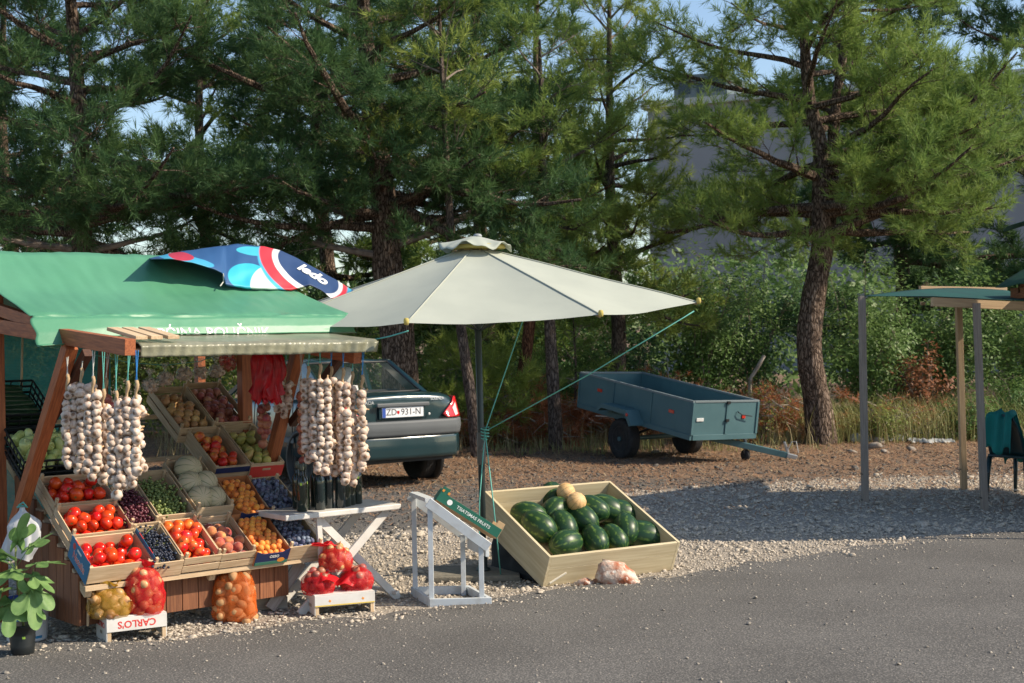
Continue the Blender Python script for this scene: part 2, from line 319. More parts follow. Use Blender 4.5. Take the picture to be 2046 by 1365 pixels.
DEADW = mk('bleached_wood', (.42, .36, .30), .9, c2=(.24, .19, .155), scale=10)
def foli(name, c, c2, tr=.35, rough=.55, scale=1.1): return mk(name, c, rough, c2=c2, scale=scale, detail=3, ramp=(.3, .7), translucent=tr, spec=.3)
N_DARK = foli('needles_dark', (.055, .125, .05), (.10, .175, .055), tr=.4)
N_MID = foli('needles_mid', (.15, .245, .06), (.27, .36, .09), tr=.42)
N_LIGHT = foli('needles_light', (.24, .32, .07), (.34, .41, .10), tr=.4)
N_RUST = foli('needles_rust', (.46, .17, .075), (.34, .13, .06), tr=.25)
L_DARK = foli('leaves_dark', (.05, .12, .045), (.09, .17, .055), tr=.35, rough=.4)
L_MID = foli('leaves_mid', (.10, .19, .055), (.17, .26, .075), tr=.4, rough=.45)
L_YEL = foli('leaves_yellowish', (.28, .32, .08), (.20, .26, .07), tr=.45)
L_BRN = foli('leaves_withered', (.24, .10, .045), (.16, .07, .035), tr=.2)
GRS = foli('grass_blades', (.24, .27, .09), (.36, .33, .14), tr=.3, scale=.8)
GRS2 = foli('grass_dry', (.36, .29, .15), (.25, .21, .10), tr=.25, scale=.8)

def shoot_templates(k, L, nl, wd, spread, nv=6):
    out = []
    for _ in range(nv):
        t = RNG.uniform(0, 1, k); a = RNG.uniform(0, 2*np.pi, k); ph = RNG.uniform(spread[0], spread[1], k)*(1.1-.5*t); l = nl*RNG.uniform(.7, 1.15, k)
        o = np.stack([np.zeros(k), np.zeros(k), t*L], 1); d = np.stack([np.sin(ph)*np.cos(a), np.sin(ph)*np.sin(a), np.cos(ph)], 1)*l[:, None]
        s = np.stack([-np.sin(a), np.cos(a), np.zeros(k)], 1)*wd/2
        b2 = RNG.uniform(0, 2*np.pi, k); s = s*np.cos(b2)[:, None]+np.cross(d/l[:, None], s)*np.sin(b2)[:, None]
        out.append(np.stack([o-s, o+s, o+d], 1).reshape(-1, 3))
    return np.array(out)
TPL_NEAR = shoot_templates(15, .12, .135, .0100, (.3, 1.15)); TPL_FAR = shoot_templates(13, .16, .19, .018, (.4, 1.25)); TPL_DEAD = shoot_templates(12, .10, .08, .008, (.4, 1.3))
def shoots(name, pos, dirs, scale, tpl, mat, parent):
    pos = np.array(pos); dirs = np.array(dirs); n = len(pos)
    if n == 0: return None
    dirs = dirs/np.linalg.norm(dirs, axis=1)[:, None]; h = RNG.normal(size=(n, 3)); x = np.cross(dirs, h); x /= np.linalg.norm(x, axis=1)[:, None]; y = np.cross(dirs, x)
    Rm = np.stack([x, y, dirs], 2)*(np.asarray(scale)*np.ones(n))[:, None, None]
    T = tpl[RNG.integers(0, len(tpl), n)]
    V = np.einsum('nij,nkj->nki', Rm, T)+pos[:, None, :]
    V = V.reshape(-1, 3); return npmesh(name, V, np.arange(len(V)).reshape(-1, 3), mat, parent)

def rough_trunk(mb, pts, n=16, amp=.08):
    P_ = [Vector(p[:3]) for p in pts]; R0 = [p[3] for p in pts]; path = []; rad = []
    for i in range(len(P_)-1):
        k = max(2, int((P_[i+1]-P_[i]).length/.10))
        for j in range(k):
            t = j/k; a = P_[max(i-1, 0)]; b = P_[i]; c = P_[i+1]; d = P_[min(i+2, len(P_)-1)]
            q = .5*((2*b)+(c-a)*t+(2*a-5*b+4*c-d)*t*t+(-a+3*b-3*c+d)*t**3); path.append(q); rad.append(R0[i]+(R0[i+1]-R0[i])*t)
    path.append(P_[-1]); rad.append(R0[-1]); o = len(mb.v); mb.tube(path, rad, n)
    for i in range(o, len(mb.v)):
        v = Vector(mb.v[i]); c = path[(i-o)//n]; f = 1+amp*noise.noise((v.x*7, v.y*7, v.z*2.2))+amp*.7*noise.noise((v.x*22, v.y*22, v.z*6)); mb.v[i] = tuple(c+(v-c)*f)
    return path, rad
def curve_limb(p, d, L, sag, up, k=7, wig=.08):
    p = Vector(p); d = Vector(d).normalized(); pts = [p.copy()]
    for i in range(k):
        t = i/k; d = (d+Vector((random.gauss(0, wig), random.gauss(0, wig), random.gauss(0, wig)))+Vector((0, 0, -sag*(1-t)*.3+up*t*.35))).normalized(); p = p+d*(L/k); pts.append(p.copy())
    return pts
def pine(name, label, trunk, limbs, mat, bark=BARK, tpl=TPL_NEAR, dens=1.0, group=None, seg=16, twig=.34, extra=None, sscale=1.0, leaf_from=.25, top=True):
    """trunk: [(x,y,z,r)] world; limbs: [(height, azimuth deg (0=+x,90=away), length, elevation deg, leafy)]"""
    base = Vector(trunk[0][:3]); root = thing(name, label, 'tree', base, group); tb = MB(); path, rad = rough_trunk(tb, [(x-base.x, y-base.y, z-base.z, r) for x, y, z, r in trunk], seg); tb.build('trunk', bark, root, smooth=True)
    SP, SD, SS = [], [], []
    def add_shoots(a, b, n, s=1.0):
        dd = (b-a).normalized()
        for i in range(n):
            t = (i+random.random())/n; q = a.lerp(b, t); v = dd*random.uniform(.4, 1)+Vector((random.gauss(0, .55), random.gauss(0, .55), random.gauss(.22, .45))); SP.append(q[:]); SD.append(v[:]); SS.append(s*random.uniform(.75, 1.25))
        SP.append(b[:]); SD.append((dd+Vector((0, 0, .3)))[:]); SS.append(s*1.15)
    ztop = path[-1].z
    for li, (hz, az, L, el, leafy) in enumerate(limbs):
        hz -= base.z
        i = min(range(len(path)), key=lambda k: abs(path[k].z-hz)); p0 = path[i]; r0 = min(rad[i]*.6, .02+.022*L)
        a = R_(az); e = R_(el); d = Vector((math.cos(a)*math.cos(e), math.sin(a)*math.cos(e), math.sin(e))); pts = curve_limb(p0, d, L, .18, .45)
        lb = MB(); k = len(pts)-1; lb.tube(pts, [r0*(1-.82*j/k) for j in range(k+1)], 6)
        n2 = max(3, int(L*(4.2 if leafy else 3.0)*dens**.5))
        for j in range(n2):
            t = .16+.84*(j+random.random()*.8)/n2; f = t*k; ii = min(int(f), k-1); q = pts[ii].lerp(pts[ii+1], f-ii); ld = (pts[ii+1]-pts[ii]).normalized(); side = ld.cross(Vector((0, 0, 1))); side = side.normalized() if side.length > .1 else Vector((1, 0, 0))
            sg = 1 if (j % 2) else -1; d2 = (ld*random.uniform(.35, .9)+side*sg*random.uniform(.3, 1.0)+Vector((0, 0, random.gauss(.12, .33)))).normalized(); L2 = (.25+.30*L*(1-t)**.7)*random.uniform(.7, 1.25)
            L2 = min(L2, 1.3)
            pp = curve_limb(q, d2, L2, .10, .35, 3, .1); lb.tube(pp, [max(.004, r0*.3*(1-t*.6)), .006, .005, .003], 4, caps=False)
            if leafy:
                n3 = max(2, int(L2/.095*dens))
                for m in range(n3):
                    tt = leaf_from+(1-leaf_from)*(m+random.random())/n3; f2 = min(tt*3, 2.999); i2 = int(f2); qq = pp[i2].lerp(pp[i2+1], f2-i2); d3 = ((pp[i2+1]-pp[i2]).normalized()*random.uniform(.5, 1)+Vector((random.gauss(0, .5), random.gauss(0, .5), random.gauss(.18, .42)))).normalized(); l3 = twig*random.uniform(.55, 1.2)
                    e3 = qq+d3*l3; lb.tube([qq, e3], [.004, .002], 3, caps=False); add_shoots(qq.lerp(e3, .3), e3, max(2, int(l3/.065)), sscale)
                add_shoots(pp[2], pp[3], 3, sscale)
            else:
                for m in range(4):
                    qq = pp[1].lerp(pp[3], random.random()); e3 = qq+(d2+Vector((random.gauss(0, .7), random.gauss(0, .7), random.gauss(-.1, .5))))*random.uniform(.12, .35); lb.tube([qq, e3], [.004, .002], 3, caps=False)
        lb.build('limb', TWIG if not leafy or L < 1.2 else bark, root)
    shoots('crown', SP, SD, SS, tpl, mat, root); return root, len(SP)
def auto_limbs(z0, z1, n, Lf, el0=5, el1=40, az=(0, 360), leafy=True, seed=1):
    rd = random.Random(seed); out = []
    for i in range(n):
        t = (i+rd.random()*.6)/n; out.append((z0+(z1-z0)*t, az[0]+(az[1]-az[0])*((i*.381966+rd.random()*.15) % 1), Lf(t)*rd.uniform(.8, 1.15), el0+(el1-el0)*t+rd.uniform(-18, 16), leafy))
    return out
cnt = 0
# --- right pine with the curved trunk
tr = [P(1645, 893, 21.6), P(1632, 800, 21.6), P(1617, 700, 21.5), P(1625, 600, 21.5), P(1640, 500, 21.5), P(1640, 400, 21.5), P(1640, 300, 21.6), P(1618, 200, 21.6), P(1608, 90, 21.6), P(1605, -60, 21.6), P(1600, -200, 21.6)]
rr = [.25, .205, .19, .185, .155, .14, .12, .09, .08, .06, .03]
T = [(p.x, p.y, max(p.z, -.1), r) for p, r in zip(tr, rr)]
L = [(3.15, 5, 3.1, 24, True), (3.5, -25, 2.6, 12, True), (3.6, 175, 2.7, 8, True), (3.3, 215, 2.3, 0, True), (3.9, -70, 2.2, 5, True), (3.9, 0, 3.3, 8, True), (4.4, -12, 3.3, 14, True), (4.9, 12, 3.1, 20, True), (4.2, -40, 2.9, 4, True), (5.2, 172, 3.0, 14, True)] + auto_limbs(3.2, 8.0, 27, lambda t: 3.0-1.5*t, -8, 45, seed=3)
r_, n_ = pine('pine_tree', 'pine with a thick curved trunk and sunlit crown, behind the trailer drawbar', T, L, N_MID, dens=1.0); cnt += n_
# second stem of that pine, just behind
tr = [P(1648, 880, 21.95), P(1634, 800, 21.95), P(1620, 700, 21.9), P(1630, 600, 21.9), P(1652, 500, 21.9), P(1662, 380, 22.0), P(1668, 230, 22.1), P(1690, 60, 22.2), P(1700, -120, 22.2)]
T = [(p.x, p.y, p.z, r) for p, r in zip(tr, (.13, .12, .115, .11, .10, .095, .085, .06, .03))]
r_, n_ = pine('pine_tree', 'slimmer pine standing right behind the curved trunk of the sunlit pine', T, auto_limbs(4.2, 8.2, 11, lambda t: 2.3-1.0*t, 5, 45, az=(-60, 120), seed=8), N_MID, dens=.9); cnt += n_
# --- big central pine behind the car
tr = [(795, 905), (800, 760), (790, 640), (775, 540), (770, 440), (760, 340), (745, 240), (735, 120), (725, 0), (715, -160)]
rr = [.30, .27, .25, .225, .20, .18, .16, .13, .10, .05]
T = []
for (x, y), r in zip(tr, rr):
    p = P(x, y, 21.2); T.append((p.x, p.y, max(p.z, -.1), r))
L = [(3.05, 14, 2.6, 32, False), (3.25, 172, 2.2, 22, False), (2.9, 190, 2.0, 12, False), (3.5, 8, 3.2, 38, True), (4.1, 20, 3.0, 28, True), (4.4, 165, 2.8, 26, True), (3.4, 200, 2.9, 8, True), (3.6, 240, 2.4, 5, True), (3.9, 275, 2.0, 10, True), (3.7, 310, 2.3, 8, True)] + auto_limbs(3.4, 8.2, 30, lambda t: 3.5-1.6*t, -8, 45, seed=5)
r_, n_ = pine('pine_tree', 'large dark pine with a rough forked trunk rising behind the parked car', T, L, N_DARK, dens=1.0); cnt += n_
# --- left pine
tr = [(165, 905), (163, 700), (163, 500), (165, 380), (160, 250), (150, 110), (140, -20), (130, -180)]
rr = [.19, .165, .145, .135, .12, .10, .08, .05]
T = []
for (x, y), r in zip(tr, rr):
    p = P(x, y, 20.5); T.append((p.x, p.y, max(p.z, -.1), r))
L = [(2.95, 165, 2.0, 28, False), (3.0, 15, 1.8, 25, False), (3.1, 200, 1.8, 12, False), (3.4, 350, 2.7, 6, True), (3.6, 300, 2.3, 4, True), (3.7, 255, 2.2, 5, True), (3.4, 190, 2.6, 10, True)] + auto_limbs(3.2, 8.0, 30, lambda t: 3.3-1.5*t, -10, 45, seed=12)
r_, n_ = pine('pine_tree', 'dark pine on the left with low bare branches above the stall roof', T, L, N_DARK, dens=1.0); cnt += n_
# --- slender pines beside the parasol pole
def slim(px, d, zt, r0, lean, label, mat, bark, z0, n, Lm, seed, dens=.9, fork=None):
    p = G(*px); p = Vector((p.x*d/p.y, d, 0)); T = [(p.x, p.y, -.08, r0*1.25), (p.x+lean*.15, p.y, .7, r0), (p.x+lean*.4, p.y, 1.6, r0*.9), (p.x+lean*.62, p.y+.05, 2.6, r0*.8), (p.x+lean*.8, p.y, 3.8, r0*.62), (p.x+lean, p.y, zt, r0*.2)]
    return pine('slender_pine', label, T, auto_limbs(z0, zt-.2, n, lambda t: Lm*(1-.55*t), 0, 50, seed=seed), mat, bark=bark, dens=dens, seg=10, group='slender pines beside the parasol')
r_, n_ = slim((955, 912), 20.4, 6.6, .085, -.45, 'slim grey trunked pine right beside the parasol pole', N_LIGHT, BARK2, 3.9, 14, 1.3, 21); cnt += n_
r_, n_ = slim((1030, 868), 23.2, 5.2, .11, .55, 'leaning reddish trunked pine between two grey slim trunks', N_MID, BARKR, 2.5, 11, 1.7, 22); cnt += n_
r_, n_ = slim((1112, 897), 21.5, 6.2, .10, -.15, 'slim grey pine forking above the parasol, left of the trailer', N_MID, BARK2, 3.0, 14, 1.9, 23); cnt += n_
# --- bright pine right of the parasol top
p = Vector((1.75, 24.0, 0)); T = [(p.x, p.y, -.1, .14), (p.x+.05, p.y, 2, .12), (p.x-.05, p.y, 4, .09), (p.x, p.y, 7.8, .02)]
r_, n_ = pine('pine_tree', 'light yellow green pine behind the right side of the parasol', T, auto_limbs(2.2, 7.4, 34, lambda t: 1.8-.9*t, -5, 40, seed=31), N_LIGHT, dens=1.0, bark=BARK2); cnt += n_
# --- pines farther back
back = [(-9.5, 27, 9.0, N_DARK, 1.9, 'far'), (-6.2, 29, 9.5, N_MID, 1.6, 'far'), (-3.6, 27.5, 9.0, N_DARK, 2.2, 'far'), (-.6, 28.5, 9.5, N_MID, 1.0, 'far'), (.7, 31.0, 10.2, N_MID, 1.4, 'far'), (-12.5, 30, 9.5, N_MID, 1.4, 'far'), (7.9, 29, 10.5, N_DARK, 1.4, 'far'), (10.6, 27, 10.5, N_DARK, 1.0, 'far')]
nm = ['dark pine at the far left edge behind the left pine', 'mid green pine between the left pine and the central pine, farther back', 'dark pine close behind the central pine, seen through its branches', 'mid green pine behind the slim trunks, farther back', 'mid green pine behind the light yellow green pine', 'mid green pine at the far left edge, farthest back', 'tall dark pine behind the right side of the sunlit crown', 'tall dark pine at the right edge behind the shelter roof']
for i, ((x, y, h, mt, z0, _), lab) in enumerate(zip(back, nm)):
    T = [(x, y, -.1, .2), (x+.1, y, 2.5, .16), (x-.1, y, 5.5, .10), (x, y, h, .03)]
    r_, n_ = pine('background_pine', lab, T, auto_limbs(z0, h-.5, 26, lambda t: 3.0-1.5*t, -5, 40, seed=40+i), mt, tpl=TPL_FAR, dens=.8, twig=.42, group='pines farther back'); cnt += n_
print('shoots', cnt)

# --- shrubs
def leaf_mesh(pos, nrm, size):
    n = len(pos); pos = np.array(pos); nr = np.array(nrm)+RNG.normal(0, .5, (n, 3)); nr /= np.linalg.norm(nr, axis=1)[:, None]; h = RNG.normal(size=(n, 3)); x = np.cross(nr, h); x /= np.linalg.norm(x, axis=1)[:, None]; y = np.cross(nr, x); s = (np.asarray(size)*RNG.uniform(.6, 1.3, n))[:, None]
    V = np.stack([pos-x*s, pos+y*s*.45+nr*s*.1, pos+x*s, pos-y*s*.45+nr*s*.1], 1).reshape(-1, 3); return V, np.arange(n*4).reshape(-1, 4)
def shrub(name, label, x, y, w_, h, n, mat, size=.035, group='shrubs at the edge of the wood', stems=12, z0=.08, d_=None):
    root = thing(name, label, 'shrub', Vector((x, y, gz(x, y)-.03)), group); sb = MB(); pos = []; nr = []
    n = int(n*1.7); per = max(1, n//(stems*9))
    for i in range(stems):
        a = random.uniform(0, 6.28); rr = random.uniform(.1, 1)**.6; tip = Vector((math.cos(a)*w_*rr, math.sin(a)*(d_ or w_)*rr, h*random.uniform(.6, 1.05)*(1-.35*rr*rr))); pts = [Vector((random.gauss(0, .06), random.gauss(0, .06), 0)), tip*.4+Vector((random.gauss(0, .08), random.gauss(0, .08), h*.1)), tip*.75+Vector((0, 0, h*.06)), tip]; sb.tube(pts, [.018, .013, .008, .004], 4, caps=False)
        for j in range(9):
            t = z0+(1-z0)*(j+random.random())/9; f = min(t*3, 2.99); k = int(f); q = pts[k].lerp(pts[k+1], f-k); c = q+Vector((random.gauss(0, 1), random.gauss(0, 1), random.gauss(0, .8)))*.16*max(.6, w_); sb.tube([q, c], [.005, .002], 3, caps=False); out = (c-Vector((0, 0, h*.35))); out = out.normalized() if out.length > 0 else Vector((0, 0, 1))
            for m in range(per):
                g = Vector((random.gauss(0, 1), random.gauss(0, 1), random.gauss(0, 1)))*.115*max(.7, w_); pos.append((c+g)[:]); nr.append((out+Vector((0, 0, .5)))[:])
    sb.build('stem', TWIG, root); V, F = leaf_mesh(pos, nr, size*.72); npmesh('foliage', V, F, mat, root); return root
SH = [
 (3.35, 24.6, 1.15, 3.6, 7000, L_MID, 'tall bush with upright light shoots behind the trailer, left of the curved trunk', .05),
 (4.3, 25.6, 1.3, 3.6, 7000, L_DARK, 'dark dense bush directly left of the curved pine trunk', .05),
 (2.1, 25.2, 1.3, 2.3, 5000, L_DARK, 'low dark bush behind the left end of the trailer', .05),
 (6.1, 24.6, 1.3, 3.1, 7000, L_MID, 'leafy bush right of the curved trunk, behind the front shelter post', .055),
 (7.6, 25.4, 1.4, 2.9, 6500, L_MID, 'leafy bush behind the two middle shelter posts', .055),
 (9.2, 24.6, 1.4, 2.3, 6500, L_MID, 'leafy bush at the right edge behind the draped chair', .055),
 (6.8, 23.6, .55, 1.7, 900, L_BRN, 'withered brown leaved bush between the shelter posts', .06),
 (.9, 26.5, 1.5, 2.4, 5000, L_DARK, 'dark bush behind the slim trunks', .055),
 (-.9, 24.6, 1.2, 2.2, 4500, L_MID, 'sunlit bush right behind the parked car', .055),
 (-3.2, 25.5, 1.9, 2.9, 6000, L_YEL, 'yellowish bush seen behind the parked car roof', .06),
 (-6.3, 26.2, 2.1, 3.3, 6500, L_YEL, 'yellowish bush behind the stall between the two big pines', .06),
 (-9.2, 25.0, 2.0, 3.1, 6000, L_YEL, 'yellowish bush behind the stall at the left edge', .06),
 (3.95, 22.7, .35, 1.0, 700, L_YEL, 'small bright green sapling just behind the trailer front', .04),
 (8.2, 23.0, .8, 1.0, 2500, L_MID, 'low weedy bush behind the grass near the shelter', .045),
 (5.7, 22.0, .45, .6, 900, L_YEL, 'low bright weed just right of the curved trunk', .04), (7.15, 21.9, .5, .75, 1200, L_MID, 'low leafy weed in the grass between the front and middle shelter posts', .045), (8.75, 21.7, .6, .8, 1400, L_MID, 'low leafy weed beside the draped chair', .045)]
for (x, y, w_, h, n, mt, lab, s_) in SH: shrub('shrub', lab, x, y, w_, h, n, mt, s_)
# small pine saplings by the car
for i, (x, y, h, lab) in enumerate([(-.75, 22.6, 1.5, 'bushy pine sapling beside the right rear corner of the car'), (-.15, 22.4, 1.0, 'low pine sapling at the foot of the slim trunks'), (1.0, 23.6, 2.4, 'pine sapling just left of the trailer')]):
    T = [(x, y, 0, .03), (x+.05, y, h*.5, .02), (x, y, h, .006)]
    pine('pine_sapling', lab, T, auto_limbs(.15, h-.1, 12, lambda t: .8-.4*t, 5, 45, seed=70+i), N_LIGHT if i != 2 else N_MID, bark=BARK2, seg=6, dens=1.2, twig=.2, group='pine saplings')
# --- grass
def grass(name, label, n, x0, x1, y0, y1, h0, h1, mat, f):
    X, Y = pts_in(n, x0, x1, y0, y1, f); n = len(X); a = RNG.uniform(0, 2*np.pi, n); l = RNG.uniform(h0, h1, n); ben = RNG.uniform(.1, .95, n)*l; wd = .006
    c = np.stack([X, Y, np.array([gz(x, y) for x, y in zip(X, Y)])], 1); s = np.stack([-np.sin(a), np.cos(a), 0*a], 1)*wd; d = np.stack([np.cos(a), np.sin(a), 0*a], 1); z = np.array([0, 0, 1.0])
    m = c+z*l[:, None]*.55+d*(ben*.3)[:, None]; t = c+z*(l*.92)[:, None]+d*ben[:, None]
    V = np.stack([c-s, c+s, m+s*.7, m-s*.7, t], 1).reshape(-1, 3); i = np.arange(n)*5
    F = np.stack([np.stack([i, i+1, i+2], 1), np.stack([i, i+2, i+3], 1), np.stack([i+3, i+2, i+4], 1)], 1).reshape(-1, 3); tag(npmesh(name, V, F, mat), label, 'grass', kind='stuff')
clump = lambda s: np.vectorize(lambda x, y: max(0, min(1, .5+1.6*noise.noise((x*s, y*s, 2)))))
c13 = clump(1.3)
grass('tall_grass', 'tall green grass in front of the bushes on the right', 13000, 4.4, 10, 21.3, 24.5, .2, .85, GRS, lambda x, y: c13(x, y)*np.clip((y-21.2)/1.0, .1, 1))
grass('dry_grass', 'dry yellow grass under the trees', 9000, -10, 10, 20.5, 25, .12, .55, GRS2, lambda x, y: c13(y, x)*np.clip((y-20.3)/2.0, .02, 1))
grass('low_grass', 'low green grass tufts around the slim trunks', 5000, -3, 4.5, 20.3, 23.5, .06, .25, GRS, lambda x, y: c13(x*1.7, y)**2)
# --- dead branches
def brush(label, x, y, w_, d_, h, n, rust, k):
    root = thing('dry_branch_pile', label, 'branches', Vector((x, y, gz(x, y))), 'piles of dry branches'); mb = MB(); SP, SD = [], []
    for i in range(n):
        a = random.uniform(-.5, .5)+random.choice((0, math.pi)); p = Vector((random.uniform(-w_, w_), random.uniform(-d_, d_), random.uniform(.03, h*.5))); pts = curve_limb(p, (math.cos(a), math.sin(a)*.5, random.uniform(.0, .8)), random.uniform(.4, 1.3), .3, -.3, 5, .22); mb.tube(pts, [.014, .011, .009, .007, .005, .003], 5)
        for j in range(5):
            q = pts[random.randint(1, 4)]; e = q+Vector((random.gauss(0, .2), random.gauss(0, .2), random.gauss(.05, .15))); mb.tube([q, e], [.005, .002], 3, caps=False)
            if random.random() < rust:
                for _ in range(k): SP.append(q.lerp(e, random.random())[:]); SD.append((random.gauss(0, 1), random.gauss(0, 1), random.gauss(.1, .7)))
    mb.build('branch', DEADW, root); shoots('dead_needles', SP, SD, 1.2, TPL_DEAD, N_RUST, root)
brush('rust coloured dry pine branches heaped left of the trailer', .85, 22.6, 1.1, .6, 1.1, 46, .95, 11)
brush('rust coloured dry branches between the car and the slim trunks', -.35, 22.9, .9, .5, .7, 24, .8, 8)
brush('bleached dry branches heaped behind the trailer front', 3.9, 22.9, 1.1, .6, 1.1, 38, .6, 6)
brush('dry twigs lying at the foot of the curved trunk on its right', 6.0, 22.4, .8, .4, .45, 20, .5, 4)
brush('dry branches with reddish needles behind the trailer middle', 2.5, 23.0, 1.1, .5, 1.1, 30, .8, 8)
# dead pale stump stake behind trailer
mb = MB(); a_ = P(1499, 757, 22.9); b_ = P(1527, 710, 22.9); mb.tube([Vector((a_.x-.05, a_.y, 0)), a_, a_.lerp(b_, .5)+Vector((.01, 0, 0)), b_], [.035, .03, .034, .03], 8); tag(mb.build('broken_stake', DEADW, smooth=True), 'short broken pale branch stub standing up behind the trailer front', 'branch')
# building far behind
CONC = mk('grey_render', (.30, .30, .31), .9, c2=(.25, .25, .255), scale=.5, detail=6)
gl = mk('dark_glass', (.02, .03, .035), .15)
rt = thing('building', 'grey flat roofed building far behind the trees', 'building', frame(Vector((5.2, 52, 0)), Vector((math.cos(R_(-24)), math.sin(R_(-24)), 0)), Vector((math.sin(R_(24)), math.cos(R_(24)), 0)), Vector((0, 0, 1))))
mb = MB(); mb.box((11, 6, 4.9), (22.2, 12, 10.2)); mb.build('wall', CONC, rt); mb = MB(); mb.box((11, 6, 10.1), (22.6, 12.4, .25)); mb.build('roof', mk('roof_edge', (.5, .5, .48), .8), rt)
mb = MB(); mb.box((1.6, 2.5, 10.75), (2.0, 3, 1.05)); hut = mb.build('roof_hut', mk('hut_grey', (.10, .13, .14), .6), rt)
for xx in (1.0, 1.7, 2.3):
    mb = MB(); mb.box((xx, .985, 10.85), (.45, .03, .55)); mb.build('pane', gl, hut)
# crumpled plastic sheet at the edge of the grass
PLS = mk('white_plastic_film', (.55, .56, .55), .35, c2=(.42, .44, .43), scale=6, translucent=.3)
def plastic(x0, x1, y, h, lab, sd):
    mb = MB(); mb.sheet(lambda s, t: (x0+(x1-x0)*s, y+.35*(t-.5)+.2*noise.noise((s*4+sd, 0, 1)), .02+gz(x0, y)+max(0, h*.55*math.sin(math.pi*t)*(0.3+.9*abs(noise.noise((s*3+sd, t*2, 0)))))+.03*noise.noise((s*25, t*9, sd))), 40, 8); tag(mb.build('plastic_sheet', PLS, smooth=True, solid=.002), lab, 'plastic sheet')
plastic(G(1685, 880).x, G(1800, 880).x, 22.0, .30, 'crumpled translucent plastic sheet in the grass by the front shelter post', 1)
plastic(G(1835, 892).x, G(1930, 892).x, 21.4, .13, 'low strip of white plastic film at the edge of the grass between the shelter posts', 5)
STG = mk('litter_stone', (.34, .30, .25), .9, c2=(.24, .20, .16), scale=12)
# pale stones at the litter edge
for i, (x, y, s) in enumerate([(1757, 885, .13), (1748, 897, .15), (1702, 905, .07), (1768, 905, .09), (1822, 900, .09), (1310, 905, .07)]):
    g = G(x, y); V, F = scatter(np.array([[g.x, g.y, s*.2]]), np.array([s]), ICO2, .45, .2); tag(npmesh('pale_stone', V, F, STG), ['flat pale stone in the litter, rear of the pair near the front shelter post', 'wide pale stone in the litter just below a flat one near the front shelter post', 'small pale stone at the foot of the curved trunk', 'pale stone right of the front shelter post', 'pale stone in the litter between the front and middle shelter posts', 'small pale stone under the trailer'][i], 'stone', 'pale stones in the litter')

# far scrub closing the view under the trees
n = 26000; X = RNG.uniform(-22, 22, n); Y = RNG.uniform(32, 40, n); hh = np.array([3.2+1.6*noise.noise((x*.35, y*.3, 1)) for x, y in zip(X, Y)]); Zz = hh*RNG.uniform(0, 1, n)**.8+.15
V, F = leaf_mesh(np.stack([X, Y, Zz], 1), np.tile([[.3, -.6, .6]], (n, 1)), .13); tag(npmesh('distant_scrub', V, F, L_MID), 'far off green scrub under the pines', 'scrub', kind='stuff')
# ================================================================ PRODUCE MESHES AND MATERIALS
def nodes_mat(name, rough, build, coat=0.0, spec=.5, bump=None):
    m = bpy.data.materials.new(name); m.use_nodes = True; t = m.node_tree; b = t.nodes['Principled BSDF']; b.inputs['Roughness'].default_value = rough; b.inputs['Coat Weight'].default_value = coat; b.inputs['Specular IOR Level'].default_value = spec; b.inputs['Coat Roughness'].default_value = .12
    build(t, b); return m
def nmath(t, op, a, b=None, c=None):
    n = t.nodes.new('ShaderNodeMath'); n.operation = op
    for i, q in enumerate((a, b, c)):
        if q is None: continue
        if isinstance(q, (int, float)): n.inputs[i].default_value = q
        else: lnk(t, q, n.inputs[i])
    return n.outputs[0]
def nmix(t, f, a, b):
    n = t.nodes.new('ShaderNodeMix'); n.data_type = 'RGBA'
    for i, q in ((0, f), (6, a), (7, b)):
        if isinstance(q, tuple): n.inputs[i].default_value = (*q, 1)
        elif isinstance(q, (int, float)): n.inputs[i].default_value = q
        else: lnk(t, q, n.inputs[i])
    return n.outputs[2]
def nrange(t, v, a, b, c=0.0, d=1.0):
    n = t.nodes.new('ShaderNodeMapRange'); lnk(t, v, n.inputs[0]); n.inputs[1].default_value = a; n.inputs[2].default_value = b; n.inputs[3].default_value = c; n.inputs[4].default_value = d; return n.outputs[0]
def nnoise(t, vec, s, d=4):
    n = t.nodes.new('ShaderNodeTexNoise'); n.inputs['Scale'].default_value = s; n.inputs['Detail'].default_value = d
    if vec is not None: lnk(t, vec, n.inputs['Vector'])
    return n.outputs['Fac']
def objvec(t, rnd=True):
    tc = t.nodes.new('ShaderNodeTexCoord'); oi = t.nodes.new('ShaderNodeObjectInfo'); vm = t.nodes.new('ShaderNodeVectorMath'); vm.operation = 'MULTIPLY_ADD'; lnk(t, oi.outputs['Random'], vm.inputs[0]); vm.inputs[1].default_value = (31, 47, 17); lnk(t, tc.outputs['Object'], vm.inputs[2])
    sp = t.nodes.new('ShaderNodeSeparateXYZ'); lnk(t, tc.outputs['Object'], sp.inputs[0]); ang = nmath(t, 'ARCTAN2', sp.outputs[1], sp.outputs[0]); return vm.outputs[0], ang, sp.outputs[2], oi.outputs['Random']
def melon_build(k, rib, groove, blush):
    def f(t, b):
        v, a, z, rn = objvec(t); s = nmath(t, 'ABSOLUTE', nmath(t, 'SINE', nmath(t, 'MULTIPLY', a, k/2))); g = nrange(t, nmath(t, 'ADD', s, nmath(t, 'MULTIPLY', nmath(t, 'SUBTRACT', nnoise(t, v, 40), .5), .2)), .05, .2)
        base = nmix(t, nrange(t, nnoise(t, v, 9), .4, .65), rib, blush); lnk(t, nmix(t, g, groove, base), b.inputs['Base Color'])
        bp = t.nodes.new('ShaderNodeBump'); bp.inputs['Strength'].default_value = .4; bp.inputs['Distance'].default_value = .004; lnk(t, nnoise(t, v, 120), bp.inputs['Height']); lnk(t, bp.outputs[0], b.inputs['Normal'])
    return f
M_CANT = nodes_mat('cantaloupe_green', .6, melon_build(10, (.50, .44, .26), (.10, .15, .06), (.54, .46, .30)))
